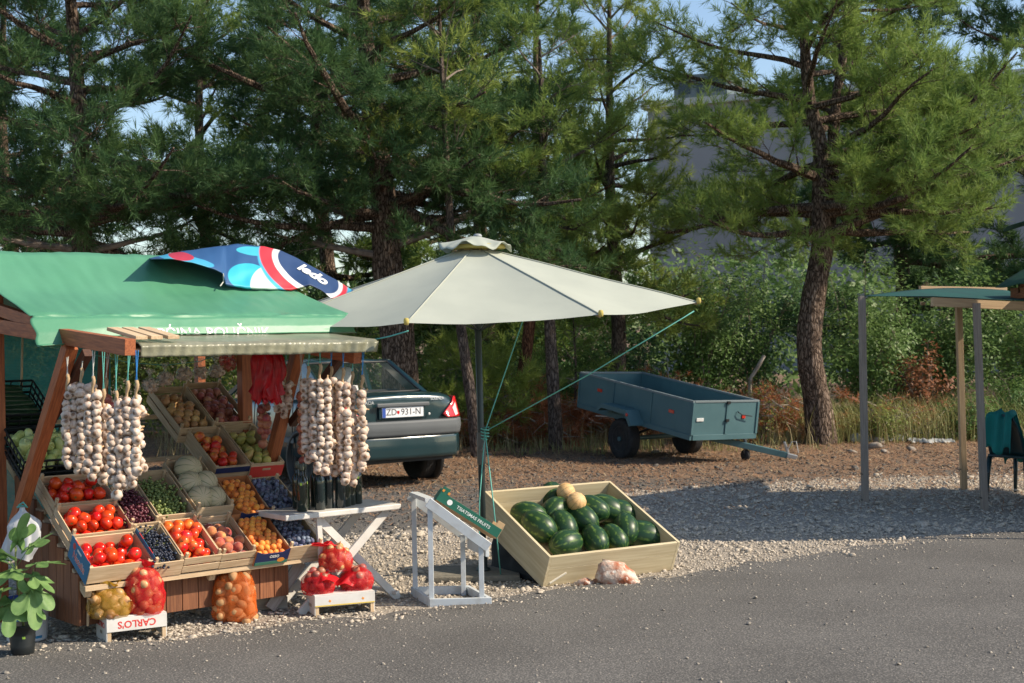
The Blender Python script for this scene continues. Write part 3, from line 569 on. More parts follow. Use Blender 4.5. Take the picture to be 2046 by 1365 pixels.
M_CANTO = nodes_mat('cantaloupe_orange', .6, melon_build(10, (.66, .40, .17), (.30, .22, .10), (.60, .42, .22)))
def wm_build(t, b):
    v, a, z, rn = objvec(t); wob = nmath(t, 'MULTIPLY', nmath(t, 'SUBTRACT', nnoise(t, v, 16, 3), .5), 4.0)
    s = nmath(t, 'SINE', nmath(t, 'ADD', nmath(t, 'MULTIPLY', a, 11), wob)); br = nnoise(t, v, 34, 5); st = nrange(t, nmath(t, 'ADD', s, nmath(t, 'MULTIPLY', nmath(t, 'SUBTRACT', br, .5), 5.5)), .55, 1.5, 0.0, .75)
    base = nmix(t, st, nmix(t, nnoise(t, v, 10), (.008, .034, .014), (.018, .062, .02)), (.12, .20, .04))
    patch = nrange(t, nmath(t, 'ADD', nmath(t, 'MULTIPLY', nmath(t, 'COSINE', nmath(t, 'ADD', a, nmath(t, 'MULTIPLY', rn, 6.28))), .5), nmath(t, 'MULTIPLY', rn, .3)), .70, .82)
    lnk(t, nmix(t, nmath(t, 'MULTIPLY', patch, .75), base, (.36, .32, .05)), b.inputs['Base Color'])
M_WM = nodes_mat('watermelon_rind', .38, wm_build, spec=.4)
M_TOM = mk('tomato_skin', (.62, .022, .010), .22, c2=(.72, .06, .012), scale=18, rnd=.12, hue=.008, spec=.5)
M_TOM2 = mk('striped_tomato_skin', (.66, .035, .015), .25, c2=(.80, .22, .04), scale=22, rnd=.12, hue=.012, ramp=(.45, .7))
M_CALYX = mk('tomato_scar', (.10, .16, .04), .8)
M_PEACH = mk('peach_skin', (.34, .04, .03), .7, c2=(.66, .24, .08), scale=18, rnd=.2, hue=.015, sheen=.4, ramp=(.4, .65))
M_APRI = mk('apricot_skin', (.82, .22, .025), .55, c2=(.86, .34, .05), scale=30, rnd=.1, hue=.012, sheen=.2)
M_PLUM = mk('plum_skin', (.026, .027, .055), .5, c2=(.17, .20, .29), scale=34, rnd=.3, hue=.03, ramp=(.35, .6))
M_APPLE = mk('apple_skin', (.55, .05, .02), .3, c2=(.72, .36, .08), scale=16, rnd=.2, hue=.015, ramp=(.45, .7))
M_PEAR = mk('pear_skin', (.32, .36, .08), .45, c2=(.44, .32, .10), scale=14, rnd=.25, hue=.03)
M_ONB = mk('onion_skin', (.42, .20, .075), .4, c2=(.58, .35, .16), scale=14, stretch=(2, 2, .3), rnd=.25, hue=.015)
M_ONR = mk('red_onion_skin', (.30, .075, .065), .4, c2=(.46, .18, .11), scale=14, stretch=(2, 2, .3), rnd=.25, hue=.02)
M_PEP = mk('pale_pepper_skin', (.45, .52, .15), .3, c2=(.52, .56, .24), scale=8, rnd=.12)
M_CUC = mk('cucumber_skin', (.012, .035, .016), .35, c2=(.03, .07, .03), scale=20, rnd=.2)
M_GRR = mk('red_grape_skin', (.055, .010, .020), .3, c2=(.17, .045, .06), scale=60, ramp=(.4, .65), spec=.5)
M_GRG = mk('green_grape_skin', (.15, .21, .06), .3, c2=(.25, .30, .10), scale=40, translucent=.15)
M_GRB = mk('black_grape_skin', (.012, .014, .026), .4, c2=(.06, .08, .13), scale=60, ramp=(.4, .7))
def gar_build(t, b):
    v, a, z, rn = objvec(t); top = nrange(t, z, .018, .034); root = nrange(t, z, -.0172, -.0195); st = nmath(t, 'ABSOLUTE', nmath(t, 'SINE', nmath(t, 'MULTIPLY', a, 9)))
    base = nmix(t, nrange(t, nnoise(t, v, 55), .45, .7), nmix(t, rn, (.70, .60, .50), (.60, .49, .40)), (.50, .33, .24)); base = nmix(t, nmath(t, 'MULTIPLY', nrange(t, st, .25, .0), .35), base, (.5, .36, .30))
    base = nmix(t, top, base, (.50, .32, .17)); lnk(t, nmix(t, root, base, (.22, .135, .085)), b.inputs['Base Color'])
M_GAR = nodes_mat('garlic_skin', .55, gar_build, spec=.3)
M_STALK = mk('dry_stalk', (.52, .38, .22), .85, c2=(.34, .22, .12), scale=40, stretch=(1, 1, .2))
M_POT = mk('potato_skin', (.52, .30, .13), .7, c2=(.40, .21, .09), scale=30, rnd=.15)
M_STEM = mk('grape_stem', (.22, .24, .08), .8)

def blob(prof, n=14, mod=None, M=None):
    mb = MB(); mb.lathe(prof, n, M, mod=mod); return mb
def sph_prof(r, sz=1.0, k=9, dent=0.0):
    out = []
    for i in range(k):
        a = -math.pi/2+math.pi*i/(k-1); c = max(math.cos(a), .02); z = math.sin(a)*r*sz
        if dent: z -= dent*r*math.exp(-(c/.35)**2)*math.copysign(1, z)
        out.append((r*c, z))
    return out
ME = {}
def reg(k, mb, mats, smooth=True): ME[k] = mb.mesh(k, mats, smooth); return ME[k]
for i in range(3):
    b_ = blob(sph_prof(.034*(.92+.08*i), .82+.05*i, 9, .12), 16, mod=lambda a, t, i=i: 1+.03*math.sin(5*a+i)*math.sin(math.pi*t)+.02*math.sin(2*a+i*2))
    z_ = .034*(.92+.08*i)*(.82+.05*i)*.9
    for q in range(5):
        a = q*1.257; b_.add([(.002*math.cos(a+1.5), .002*math.sin(a+1.5), z_), (.011*math.cos(a), .011*math.sin(a), z_+.0035), (.002*math.cos(a-1.5), .002*math.sin(a-1.5), z_)], [(0, 1, 2)], 1)
    for _v in range(len(b_.v)): b_.v[_v] = tuple(c*1.12 for c in b_.v[_v])
    reg('tomato%d' % i, b_, [M_TOM, M_CALYX]); b2 = MB(); b2.v = b_.v; b2.f = b_.f; b2.mi = b_.mi; reg('tomatob%d' % i, b2, [M_TOM2, M_CALYX])
cleft = lambda k: (lambda a, t: 1-k*math.exp(-((a-math.pi)/.22)**2)*math.sin(math.pi*t))
reg('peach', blob(sph_prof(.034, .95, 9, .1), 18, cleft(.08)), M_PEACH); reg('apricot', blob(sph_prof(.021, .98, 8, .06), 14, cleft(.07)), M_APRI)
reg('plum', blob(sph_prof(.0165, 1.25, 8), 12), M_PLUM); reg('apple', blob(sph_prof(.036, .88, 9, .28), 16), [M_APPLE])
reg('pear', blob([(.001, -.036), (.014, -.036), (.027, -.026), (.032, -.008), (.029, .01), (.020, .026), (.014, .04), (.008, .047), (.002, .048), (.0015, .062)], 14), M_PEAR)
on_prof = [(.001, -.032), (.008, -.031), (.022, -.024), (.031, -.008), (.032, .006), (.024, .021), (.011, .030), (.005, .038), (.004, .052), (.001, .056)]
reg('onion', blob(on_prof, 14), M_ONB); reg('onionr', blob(on_prof, 14), M_ONR)
reg('cantaloupe', blob(sph_prof(.085, .92, 12, .03), 40, lambda a, t: 1-.055*math.exp(-(math.sin(5*a)/.18)**2)*math.sin(math.pi*t)), M_CANT)
reg('cantaloupeo', blob(sph_prof(.075, .95, 12, .03), 40, lambda a, t: 1-.055*math.exp(-(math.sin(5*a)/.18)**2)*math.sin(math.pi*t)), M_CANTO)
reg('watermelon', blob([(r*(1-.04*math.sin(z*8)), z) for r, z in sph_prof(.10, 1.42, 14, .02)], 28, lambda a, t: 1+.012*math.sin(11*a)*math.sin(math.pi*t)), M_WM)
reg('pepper', blob([(.001, -.045), (.012, -.045), (.024, -.03), (.028, .0), (.030, .025), (.026, .038), (.012, .036), (.004, .035), (.004, .055)], 15, lambda a, t: 1+.07*math.cos(3*a)), M_PEP)
reg('cucumber', blob([(.002, -.15), (.012, -.147), (.021, -.125), (.024, 0), (.021, .125), (.012, .147), (.002, .15)], 12), M_CUC)
reg('garlic', blob([(.001, -.0215), (.009, -.021), (.0095, -.0185), (.020, -.017), (.0265, -.006), (.0255, .006), (.017, .018), (.008, .025), (.005, .034), (.004, .046)], 16, lambda a, t: 1+.055*math.cos(8*a)*math.sin(math.pi*t)), M_GAR)
reg('potato', blob(sph_prof(.028, 1.4, 9), 14, lambda a, t: 1+.08*math.sin(2*a+3*t)), M_POT)

# ================================================================ STALL FRAME
TH = R_(40); AL = R_(31)
SA = Vector((math.cos(TH), math.sin(TH), 0)); SBH = Vector((-math.sin(TH), math.cos(TH), 0)); SB = SBH*math.cos(AL)+Vector((0, 0, math.sin(AL))); SN = SA.cross(SB)
SO = G(172, 1168, .35); SOG = Vector((SO.x, SO.y, 0))
def SL(u, b, z): return SOG+SA*u+SBH*b+Vector((0, 0, z))      # stall-local to world
def SPl(u, v, h=0.0): return SO+SA*u+SB*v+SN*h                 # on the tilted display plane
SM = frame(SOG, SA, SBH, Vector((0, 0, 1)))
WOOD = mk('stained_timber', (.42, .13, .045), .6, c2=(.25, .07, .025), scale=14, stretch=(.6, 8, 8), rnd=.18, bump=.25, bscale=30, bdist=.004)
CRW = mk('crate_wood', (.62, .47, .30), .75, c2=(.48, .34, .20), scale=9, stretch=(.8, 9, 9), rnd=.16, bump=.2, bscale=40, bdist=.002)
PLK = mk('brown_plank', (.26, .105, .045), .65, c2=(.15, .055, .025), scale=10, stretch=(.5, 9, 9), rnd=.22, bump=.25, bscale=30, bdist=.004)
BMB = mk('bamboo_cane', (.60, .47, .27), .5, c2=(.48, .34, .18), scale=5)
stall = thing('market_stall', 'timber market stall with green tarpaulin roof and sloping fruit display', 'stall', SM)
# vertical planks of the skirt: left end, then front
for i in range(9):
    b0 = .14+.105*i; board('plank', stall, (.0, b0, .10), (.0, b0, .30+.6*(b0+.02)), .1, .018, PLK, up=(1, 0, 0))
for i in range(13):
    u0 = .065+.105*i; board('plank', stall, (u0, .11, .10), (u0, .11, .34+.006*(i % 3)), .1, .018, PLK, up=(0, 1, 0))
board('front_rail', stall, (-.01, .012, .325), (1.62, .012, .325), .045, .03, CRW)
for vv in (.33, .75, 1.2, 1.7):
    p0 = Vector((0, vv*math.cos(AL), .35+vv*math.sin(AL)-.03)); board('shelf_rail', stall, p0, p0+Vector((1.66, 0, 0)), .05, .03, CRW)
for uu in (.02, .8, 1.6):
    board('bearer', stall, (uu, .02, .29), (uu, 1.55, .29+1.53*math.tan(AL)-.03), .04, .045, CRW)
board('support_leg', stall, (1.47, .10, .30), (1.27, .16, .02), .03, .07, mk('grey_board', (.42, .38, .33), .8, c2=(.32, .28, .24), scale=10, stretch=(.6, 8, 8)))
board('support_leg', stall, (.035, .05, .31), (.035, .07, .10), .012, .012, CRW)
for b_, uu in ((1.05, -.1), (1.05, 1.62)):
    board('post', stall, (uu, b_, 0), (uu, b_, 2.08), .075, .075, WOOD, up=(1, 0, 0))
for uu, t_, bo in ((-.1, (-.08, 1.70), (.80, .60)), (1.62, (.29, 1.74), (.80, .70))):
    board('slanted_post', stall, (uu, bo[0], bo[1]), (uu, t_[0], t_[1]), .07, .07, WOOD, up=(1, 0, 0))
    board('side_beam', stall, (uu, 1.9, 1.90 if uu < 1 else 1.85), (uu, -.84 if uu < 1 else -.36, 1.685 if uu < 1 else 1.60), .06, .085, WOOD)
    board('upper_beam', stall, (uu, 1.0, 1.93), (uu, .14, 1.80), .05, .07, WOOD); board('rafter', stall, (uu, .95, 2.14), (uu, .16, 1.77), .05, .05, WOOD)
    board('brace', stall, (uu+.07, .55, 1.15), (uu+.07, -.15, 1.66), .05, .05, mk('dark_stained_timber', (.10, .04, .022), .7, c2=(.05, .02, .012), scale=12, stretch=(.6, 8, 8)))
    board('post', stall, (uu, 1.7, 0), (uu, 1.7, 1.95), .06, .06, WOOD, up=(1, 0, 0))
board('ridge_beam', stall, (-.2, .95, 2.17), (1.7, .95, 2.17), .05, .08, WOOD)
board('eave_beam', stall, (-.2, .12, 1.80), (1.8, .12, 1.82), .045, .06, WOOD); board('rear_post', stall, (.75, 1.55, .6), (.75, 1.35, 1.9), .06, .05, WOOD)
for uu in (.14, .23, .33): board('wood_offcut', stall, (uu, -.47, 1.735), (uu, -.1, 1.79), .07, .02, CRW)
# olive film covered awning board
OLV = mk('olive_film', (.19, .19, .13), .34, c2=(.25, .25, .17), scale=5, bump=.5, bscale=12, bdist=.02)
def awn(s, t):
    u = .12+s*1.56; q = t*4
    prof = [(.22, 1.765), (-.46, 1.705), (-.50, 1.69), (-.495, 1.63), (-.44, 1.635)]; i = min(int(q), 3); f = q-i; b0 = prof[i][0]+(prof[i+1][0]-prof[i][0])*f; z0 = prof[i][1]+(prof[i+1][1]-prof[i][1])*f
    wv = (.006*noise.noise((u*9, q, 1))+.010*math.sin(u*55+q*2.2)*sst(.6, 1, s)*(q > .8)+.004*math.sin(u*95+q)*(q > .9))
    return (u, b0-wv, z0+.006*noise.noise((u*5, q*2, 3)))
mb = MB(); mb.sheet(awn, 120, 20); mb.build('awning_board', OLV, stall, smooth=True, solid=.004)
mb = MB(); mb.box((.90, -.13, 1.69), (1.5, .62, .012), Matrix.Rotation(R_(5), 3, 'X')); mb.build('awning_core', CRW, stall)
# green tarpaulin
TARP = mk('green_tarpaulin', (.075, .245, .14), .42, c2=(.095, .28, .165), scale=1.6, spec=.4, bump=.15, bscale=9, bdist=.02)
def tarp(s, t):
    u = -.27+s*2.12; pr = [(1.95, 1.86), (.97, 2.285), (.55, 2.05), (.10, 1.875), (.055, 1.85), (.02, 1.80), (.0, 1.757), (.02, 1.75), (.06, 1.753)]; q = t*8; i = min(int(q), 7); f = q-i; b0 = pr[i][0]+(pr[i+1][0]-pr[i][0])*f; z0 = pr[i][1]+(pr[i+1][1]-pr[i][1])*f
    fr = sst(.30, .45, t)
    left = 1-sst(0, .28, s)
    if q > 4: z0 -= left*.055*(min(q, 6)-4)/2; b0 -= left*.05*(min(q, 6)-4)/2
    if q > 6: b0 -= .04*left
    z0 += .03*sst(.7, 1, s)*(1-fr)*0-.022*math.sin(math.pi*min(1, max(0, (q-1)/2)))*(1+.5*math.sin(u*3))
    wv = .012*noise.noise((u*3.2+q*1.2, q*.9, 0))+.022*noise.noise((u*5-q*1.6, q*.5, 4))*fr+.006*noise.noise((u*16, q*2, 8))
    if q > 3.6: wv = .008*noise.noise((u*2.2, q*.3, 0))+.006*max(0, noise.noise((u*7, 2.0, 5))-.25)*(1 if 4 < q < 5.6 else 0)
    if q > 7: wv *= .3
    edge = .05*noise.noise((t*6, 1, 0))*(1-sst(0, .1, s))+.05*noise.noise((t*5, 7, 0))*sst(.9, 1, s)
    ex = -.18*sst(.9, 1, s)*(1-sst(.1, .4, t))
    return Vector((u+edge+ex, b0-wv*.5, z0+wv*.9))
mb = MB(); mb.sheet(lambda s, t: tarp(s, t), 130, 80); mb.build('tarpaulin', TARP, stall, smooth=True, solid=.003)
# white print along the hem, running under the folded edge
me_ = text_mesh('OPĆINA POLIČNIK', .098, mk('white_print', (.8, .82, .78), .5), bold=.0008)
bm = bmesh.new(); bm.from_mesh(me_); bmesh.ops.triangulate(bm, faces=bm.faces); bmesh.ops.subdivide_edges(bm, edges=bm.edges[:], cuts=1)
for v in bm.verts:
    s = (.80+v.co.x+.27)/2.12; q = min(5.25+(.035-v.co.y)/.05, 7.2); p = tarp(min(max(s, 0), 1), q/8); p1 = tarp(min(max(s, 0), 1), min(1, (q+.1)/8)); n_ = Vector((0, -(p.z-p1.z), -(p1.y-p.y)))
    n_ = Vector((0, p1.z-p.z, -(p1.y-p.y))).normalized(); v.co = p+n_*(.0035 if q < 6.2 else .003)
bm.to_mesh(me_); bm.free(); obj('lettering', me_, stall)
# shade netting behind
def net_mat(name, c, a, sc_):
    m = bpy.data.materials.new(name); m.use_nodes = True; t = m.node_tree; b = t.nodes['Principled BSDF']; b.inputs['Base Color'].default_value = (*c, 1); b.inputs['Roughness'].default_value = .8; b.inputs['Subsurface Weight'].default_value = 0; tc = t.nodes.new('ShaderNodeTexCoord'); sp = t.nodes.new('ShaderNodeSeparateXYZ'); lnk(t, tc.outputs['Object'], sp.inputs[0])
    s = nmath(t, 'SINE', nmath(t, 'MULTIPLY', sp.outputs[2], sc_)); al = nrange(t, s, -.6, .6, a, .97); tr = t.nodes.new('ShaderNodeBsdfTranslucent'); tr.inputs[0].default_value = (*c, 1); m1 = t.nodes.new('ShaderNodeMixShader'); m1.inputs[0].default_value = .5; lnk(t, b.outputs[0], m1.inputs[1]); lnk(t, tr.outputs[0], m1.inputs[2]); tp = t.nodes.new('ShaderNodeBsdfTransparent'); m2 = t.nodes.new('ShaderNodeMixShader'); lnk(t, al, m2.inputs[0]); lnk(t, tp.outputs[0], m2.inputs[1]); lnk(t, m1.outputs[0], m2.inputs[2]); lnk(t, m2.outputs[0], t.nodes['Material Output'].inputs[0]); return m
NET = net_mat('teal_shade_net', (.03, .22, .20), .80, 620)
def netting(u0, u1, b0, b1, z0, z1, lab):
    mb = MB(); mb.sheet(lambda s, t: SL(u0+(u1-u0)*s, b0+(b1-b0)*s+.03*noise.noise((s*5, t*2, u0)), z0+(z1-z0)*t), 30, 16); tag(mb.build('shade_net', NET, smooth=True), lab, 'netting')
netting(-1.0, .85, 1.52, 1.52, .55, 1.84, 'teal shade netting hung behind the left half of the stall')
for x_, lab in ((45, 'thin bamboo cane in front of the netting near the left post'), (183, 'thin bamboo cane behind the hanging garlic')):
    mb = MB(); a_ = P(x_-4, 860, 9.7 if x_ > 100 else 9.3); b_ = P(x_, 668, 9.7 if x_ > 100 else 9.3); mb.tube([a_, a_.lerp(b_, .3), a_.lerp(b_, .7), b_], [.009, .0085, .008, .0075], 8); tag(mb.build('bamboo_cane', BMB, smooth=True), lab, 'cane')
mb = MB(); mb.tube([P(474, 690, 10.1), P(478, 760, 10.0), P(496, 850, 9.9)], .006, 6); tag(mb.build('bamboo_cane', BMB, smooth=True), 'thin bamboo cane leaning beside the right rear post', 'cane')
bshelf = board('back_shelf', stall, (.15, 1.02, .82), (1.12, 1.02, .82), .26, .03, CRW)

# ================================================================ CRATES
def crate(name, label, M, w_, d, h, style='slat', mat=CRW, group=None, lip=.03, floor=.006, front=None, flip=False, cat='crate'):
    r = thing(name, label, cat, M, group); t_ = .007
    board('bottom', r, (.004, d/2, floor), (w_-.004, d/2, floor), d-.01, .006, mat)
    if style == 'slat':
        s = h*.44
        for z in (s/2+.004, h-s/2):
            for y in (t_/2, d-t_/2): board('slat', r, (0, y, z), (w_, y, z), t_, s, mat)
            for x in (t_/2, w_-t_/2): board('slat', r, (x, t_, z), (x, d-t_, z), t_, s, mat)
    else:
        for y in (t_/2, d-t_/2): board('wall_board', r, (0, y, h/2), (w_, y, h/2), t_, h, mat)
        for x in (t_/2, w_-t_/2): board('wall_board', r, (x, t_, h/2), (x, d-t_, h/2), t_, h, mat)
    for x in (.016, w_-.016):
        for y in (.016, d-.016): board('corner_post', r, (x, y, .008), (x, y, h+lip), .018, .018, mat, up=(1, 0, 0))
    return r
def PM(u, v, h=0.0): return frame(SPl(u, v, h), SA, SB, SN)
def rnd_rot(): return Quaternion((random.gauss(0, 1), random.gauss(0, 1), random.gauss(0, 1), random.gauss(0, 1))).normalized().to_matrix().to_4x4()
def fill(M, w_, d, keys, r, z, name, label, cat, group, rows=1.0, layers=2, orient='any', heap=.0, drop=0.0, pad=.012, lz=1.45, sc=(.92, 1.06)):
    n = 0
    for L_ in range(layers):
        sp = 2*r*.98; off = (L_ % 2)*r; y = pad+r+off*.8
        row = 0
        while y < d-pad-r*.8:
            x = pad+r+((row+L_) % 2)*r
            while x < w_-pad-r*.8:
                if L_ == 0 or random.random() > drop:
                    k = random.uniform(*sc); ce = math.sin(math.pi*x/w_)*math.sin(math.pi*y/d)
                    q = Matrix.Translation((x+random.gauss(0, r*.09), y+random.gauss(0, r*.09), z+r+L_*r*lz+heap*ce+random.gauss(0, r*.08)))
                    rm = rnd_rot() if orient == 'any' else (Matrix.Rotation(random.uniform(0, 6.28), 4, 'Z') @ Matrix.Rotation(random.gauss(0, .35), 4, 'X'))
                    if orient == 'lie': rm = Matrix.Rotation(random.gauss(1.57, .35), 4, 'Z') @ Matrix.Rotation(R_(90)+random.gauss(0, .2), 4, 'X')
                    o = obj(name, ME[random.choice(keys)], None, M @ q @ rm @ Matrix.Scale(k, 4)); tag(o, label, cat, group); n += 1
                x += sp
            y += sp*.87; row += 1
    return n
TK = ['tomato0', 'tomato1', 'tomato2']
for i, (lab, sty) in enumerate((('Natalia', 'solid'), ('', 'slat'), ('', 'slat'))):
    M = PM(0, .291*i, .012*i); wh = ['bottom', 'middle', 'top'][i]
    lb = ['thin wooden crate with printed blue ends, lowest in the left column, holding red tomatoes', 'slatted wooden crate in the middle of the left column, full of red tomatoes', 'slatted wooden crate at the top of the left column, full of red tomatoes'][i]
    c = crate('fruit_crate', lb, M, .385, .285, .115, sty, group='fruit crates on the stall', lip=.03 if i else -.002)
    fill(M, .385, .285, TK, .0375, .012, 'tomato', ['red tomato in the blue ended crate at the bottom of the left column', 'red tomato in the middle crate of the left column', 'red tomato in the top crate of the left column, under the garlic'][i], 'tomato', ['tomatoes in the lowest crate', 'tomatoes in the middle crate', 'tomatoes in the top crate'][i], layers=2, drop=.55 if i == 0 else .12, heap=.01)
    if i == 0:
        BLU = mk('blue_print', (.03, .17, .32), .6); RED = mk('red_print', (.62, .05, .04), .6); WHT = mk('white_card', (.75, .73, .68), .7)
        for x in (-.002, .387):
            p = board('printed_end', c, (x, .003, .066), (x, .282, .066), .003, .15, BLU)
            for yy in (.06, .2): board('red_stripe', p, (yy-.17, 0, .0755), (yy-.11, 0, .0755), .004, .002, RED)
        lettering('Natalia', .062, WHT, c, (-.0042, .135, .052), (0, -1, 0), (0, 0, 1), bold=.0022); lettering('Natalia', .062, RED, c, (-.0050, .135, .052), (0, -1, 0), (0, 0, 1))
        mb = MB(); mb.lathe([(.001, -.001), (.02, 0), (.02, .001), (.001, .001)], 12, frame(Vector((-.0042, .225, .10)), Vector((0, 1, 0)), Vector((0, 0, 1)), Vector((1, 0, 0)))); mb.build('printed_tomato', RED, c)
        mb = MB(); mb.box((-.0045, .15, .108), (.001, .06, .014)); mb.build('hand_hole', WHT, c)
# bottom row
row1 = [('black grape', .385, .19), ('tomato', .575, .245), ('peach', .82, .235), ('apricot', 1.055, .235), ('plum', 1.29, .24)]
M = PM(.385, -.02); crate('fruit_crate', 'narrow wooden crate of black grapes beside the blue ended crate', M, .188, .36, .105, 'solid', group='fruit crates on the stall')
M = PM(.575, -.02, .004); crate('fruit_crate', 'slatted wooden crate of red and orange tomatoes in the bottom row', M, .243, .38, .11, 'slat', group='fruit crates on the stall'); fill(M, .243, .38, ['tomatob0', 'tomatob1', 'tomatob2'], .0315, .012, 'tomato', 'red and orange tomato in the bottom row crate beside the black grapes', 'tomato', 'tomatoes in the bottom row crate', drop=.25, heap=.01)
M = PM(.82, -.02); crate('fruit_crate', 'slatted wooden crate of peaches in the bottom row', M, .233, .38, .11, 'slat', group='fruit crates on the stall'); fill(M, .233, .38, ['peach'], .033, .012, 'peach', 'dark red peach in the bottom row crate', 'peach', 'peaches in the crate', drop=.3, heap=.01)
M = PM(1.29, -.02); crate('fruit_crate', 'wooden crate of blue plums at the right end of the bottom row', M, .24, .36, .10, 'solid', group='fruit crates on the stall', floor=.045); fill(M, .24, .36, ['plum'], .0175, .050, 'plum', 'blue plum in the front crate at the right end', 'plum', 'plums in the front crate', drop=.15, heap=.012, layers=2)
CARD = mk('brown_cardboard', (.50, .20, .075), .8, c2=(.42, .16, .06), scale=8); NAVY = mk('navy_print', (.018, .03, .10), .55); GRN = mk('green_print', (.05, .18, .12), .6); ORG = mk('orange_print', (.75, .28, .04), .6)
def cardbox(label, M, w_, d, h, group):
    r = thing('cardboard_tray', label, 'tray', M, group); t_ = .004
    board('bottom', r, (0, d/2, .03), (w_, d/2, .03), d, .005, CARD)
    def wall(nm, pts, th, out):
        mb = MB(); o = Vector(out)*th; mb.hexa([Vector(p) for p in pts], [Vector(p)+o for p in pts]); return mb.build(nm, CARD, r)
    for s, x in ((-1, 0), (1, w_)):
        wall('side_wall', [(x, 0, 0), (x, d, 0), (x, d, h*1.12), (x, d*.62, h*.98)] if s < 0 else [(x, 0, 0), (x, d, 0), (x, d, h*1.12), (x, d*.62, h*.98)], t_, (s, 0, 0)); wall('side_wall', [(x, 0, 0), (x, d*.62, h*.98), (x, d*.2, h*.75), (x, 0, h*1.0)], t_*.98, (s, 0, 0))
    board('end_wall', r, (0, d, h*.55), (w_, d, h*.55), t_, h*1.1, CARD)
    f = MB(); pts = [(0, 0), (w_, 0), (w_, h), (w_*.78, h*.78), (w_*.22, h*.78), (0, h)]
    f.add([(x, -.003, z) for x, z in pts]+[(x, .002, z) for x, z in pts], [(0, 1, 2, 3, 4, 5), (11, 10, 9, 8, 7, 6)]+[(i, (i+1) % 6+6-6, (i+1) % 6+6, i+6) for i in range(6)]); fr = f.build('front_wall', NAVY, r)
    mb = MB(); mb.box((w_/2, -.0042, .012), (w_*.98, .0015, .022)); mb.build('green_band', GRN, fr)
    mb = MB(); mb.lathe([(.001, -.0006), (.026, -.0006), (.026, .0006), (.001, .0006)], 16, frame(Vector((w_*.78, -.0044, .027)), Vector((1, 0, 0)), Vector((0, 0, 1)), Vector((0, -1, 0))) @ Matrix.Diagonal((1, .6, 1, 1))); mb.build('orange_print', ORG, fr)
    lettering('OSSO', .026, mk('white_print', (.8, .82, .78), .5), fr, (w_*.55, -.0046, h*.55), (1, 0, 0), (0, 0, 1), bold=.0006)
    return r
M = PM(1.055, -.03); cardbox('navy printed cardboard tray of apricots in the bottom row', M, .232, .37, .105, 'cardboard trays of apricots'); fill(M, .232, .37, ['apricot'], .0205, .038, 'apricot', 'orange apricot in the front cardboard tray', 'apricot', 'apricots in the front tray', drop=.25, heap=.014, layers=2)
# second row
M = PM(.385, .35, .01); crate('fruit_crate', 'wooden crate of red grapes behind the black grapes', M, .19, .36, .105, 'solid', group='fruit crates on the stall')
M = PM(.58, .385, .01); crate('fruit_crate', 'deep wooden crate of green grapes beside the melons', M, .25, .47, .12, 'solid', group='fruit crates on the stall', lip=-.002)
M = PM(.85, .42, .02); crate('fruit_crate', 'wooden crate of ribbed green melons in the second row', M, .26, .52, .11, 'solid', group='fruit crates on the stall', lip=.03)
i = 0
for (x, y, z) in ((.085, .13, .09), (.18, .12, .085), (.085, .28, .09), (.185, .27, .095), (.13, .42, .10)):
    i += 1; o = obj('melon', ME['cantaloupe'], None, M @ Matrix.Translation((x, y, z)) @ Matrix.Rotation(random.uniform(-.5, .5), 4, 'Z') @ Matrix.Rotation(R_(60)+random.gauss(0, .3), 4, 'X') @ Matrix.Scale((.95, .9, 1.0, .98, 1.12)[i-1], 4)); tag(o, ['ribbed pale melon at the front left of the melon crate', 'ribbed pale melon at the front right of the melon crate', 'ribbed pale melon in the middle left of the melon crate', 'ribbed pale melon in the middle right of the melon crate', 'largest ribbed pale melon at the back of the melon crate'][i-1], 'melon', 'melons in the crate')
M = PM(1.115, .335, .03); cardbox('navy printed cardboard tray of apricots in the second row', M, .21, .36, .105, 'cardboard trays of apricots'); fill(M, .21, .36, ['apricot'], .0205, .038, 'apricot', 'orange apricot in the rear cardboard tray', 'apricot', 'apricots in the rear tray', drop=.25, heap=.014, layers=2)
M = PM(1.33, .325, .02); crate('fruit_crate', 'wooden crate of blue plums in the second row, behind another plum crate', M, .235, .37, .10, 'solid', group='fruit crates on the stall', floor=.045); fill(M, .235, .37, ['plum'], .0175, .050, 'plum', 'blue plum in the rear crate beside the apricot tray', 'plum', 'plums in the rear crate', drop=.15, heap=.012, layers=2)
# third row
M = PM(1.15, .79, .04); c = crate('fruit_crate', 'thin wooden crate of red apples in the third row', M, .248, .46, .12, 'solid', group='fruit crates on the stall', lip=-.002); fill(M, .248, .42, ['apple'], .035, .012, 'apple', 'red and yellow apple in the shaded crate', 'apple', 'apples in the crate', drop=.3, heap=.01)
board('blue_edge', c, (0, -.003, .09), (.248, -.003, .09), .004, .04, NAVY)
M = PM(1.40, .78, .05); c = crate('fruit_crate', 'wooden crate of pears with a red printed front in the third row', M, .25, .48, .12, 'solid', group='fruit crates on the stall', lip=-.002); fill(M, .25, .42, ['pear'], .034, .012, 'pear', 'green and brown pear in the shaded crate', 'pear', 'pears in the crate', drop=.4, heap=.0)
board('red_front', c, (0, -.004, .055), (.25, -.004, .055), .004, .085, RED); board('hand_hole', c, (.09, -.0065, .075), (.15, -.0065, .075), .003, .016, CRW)
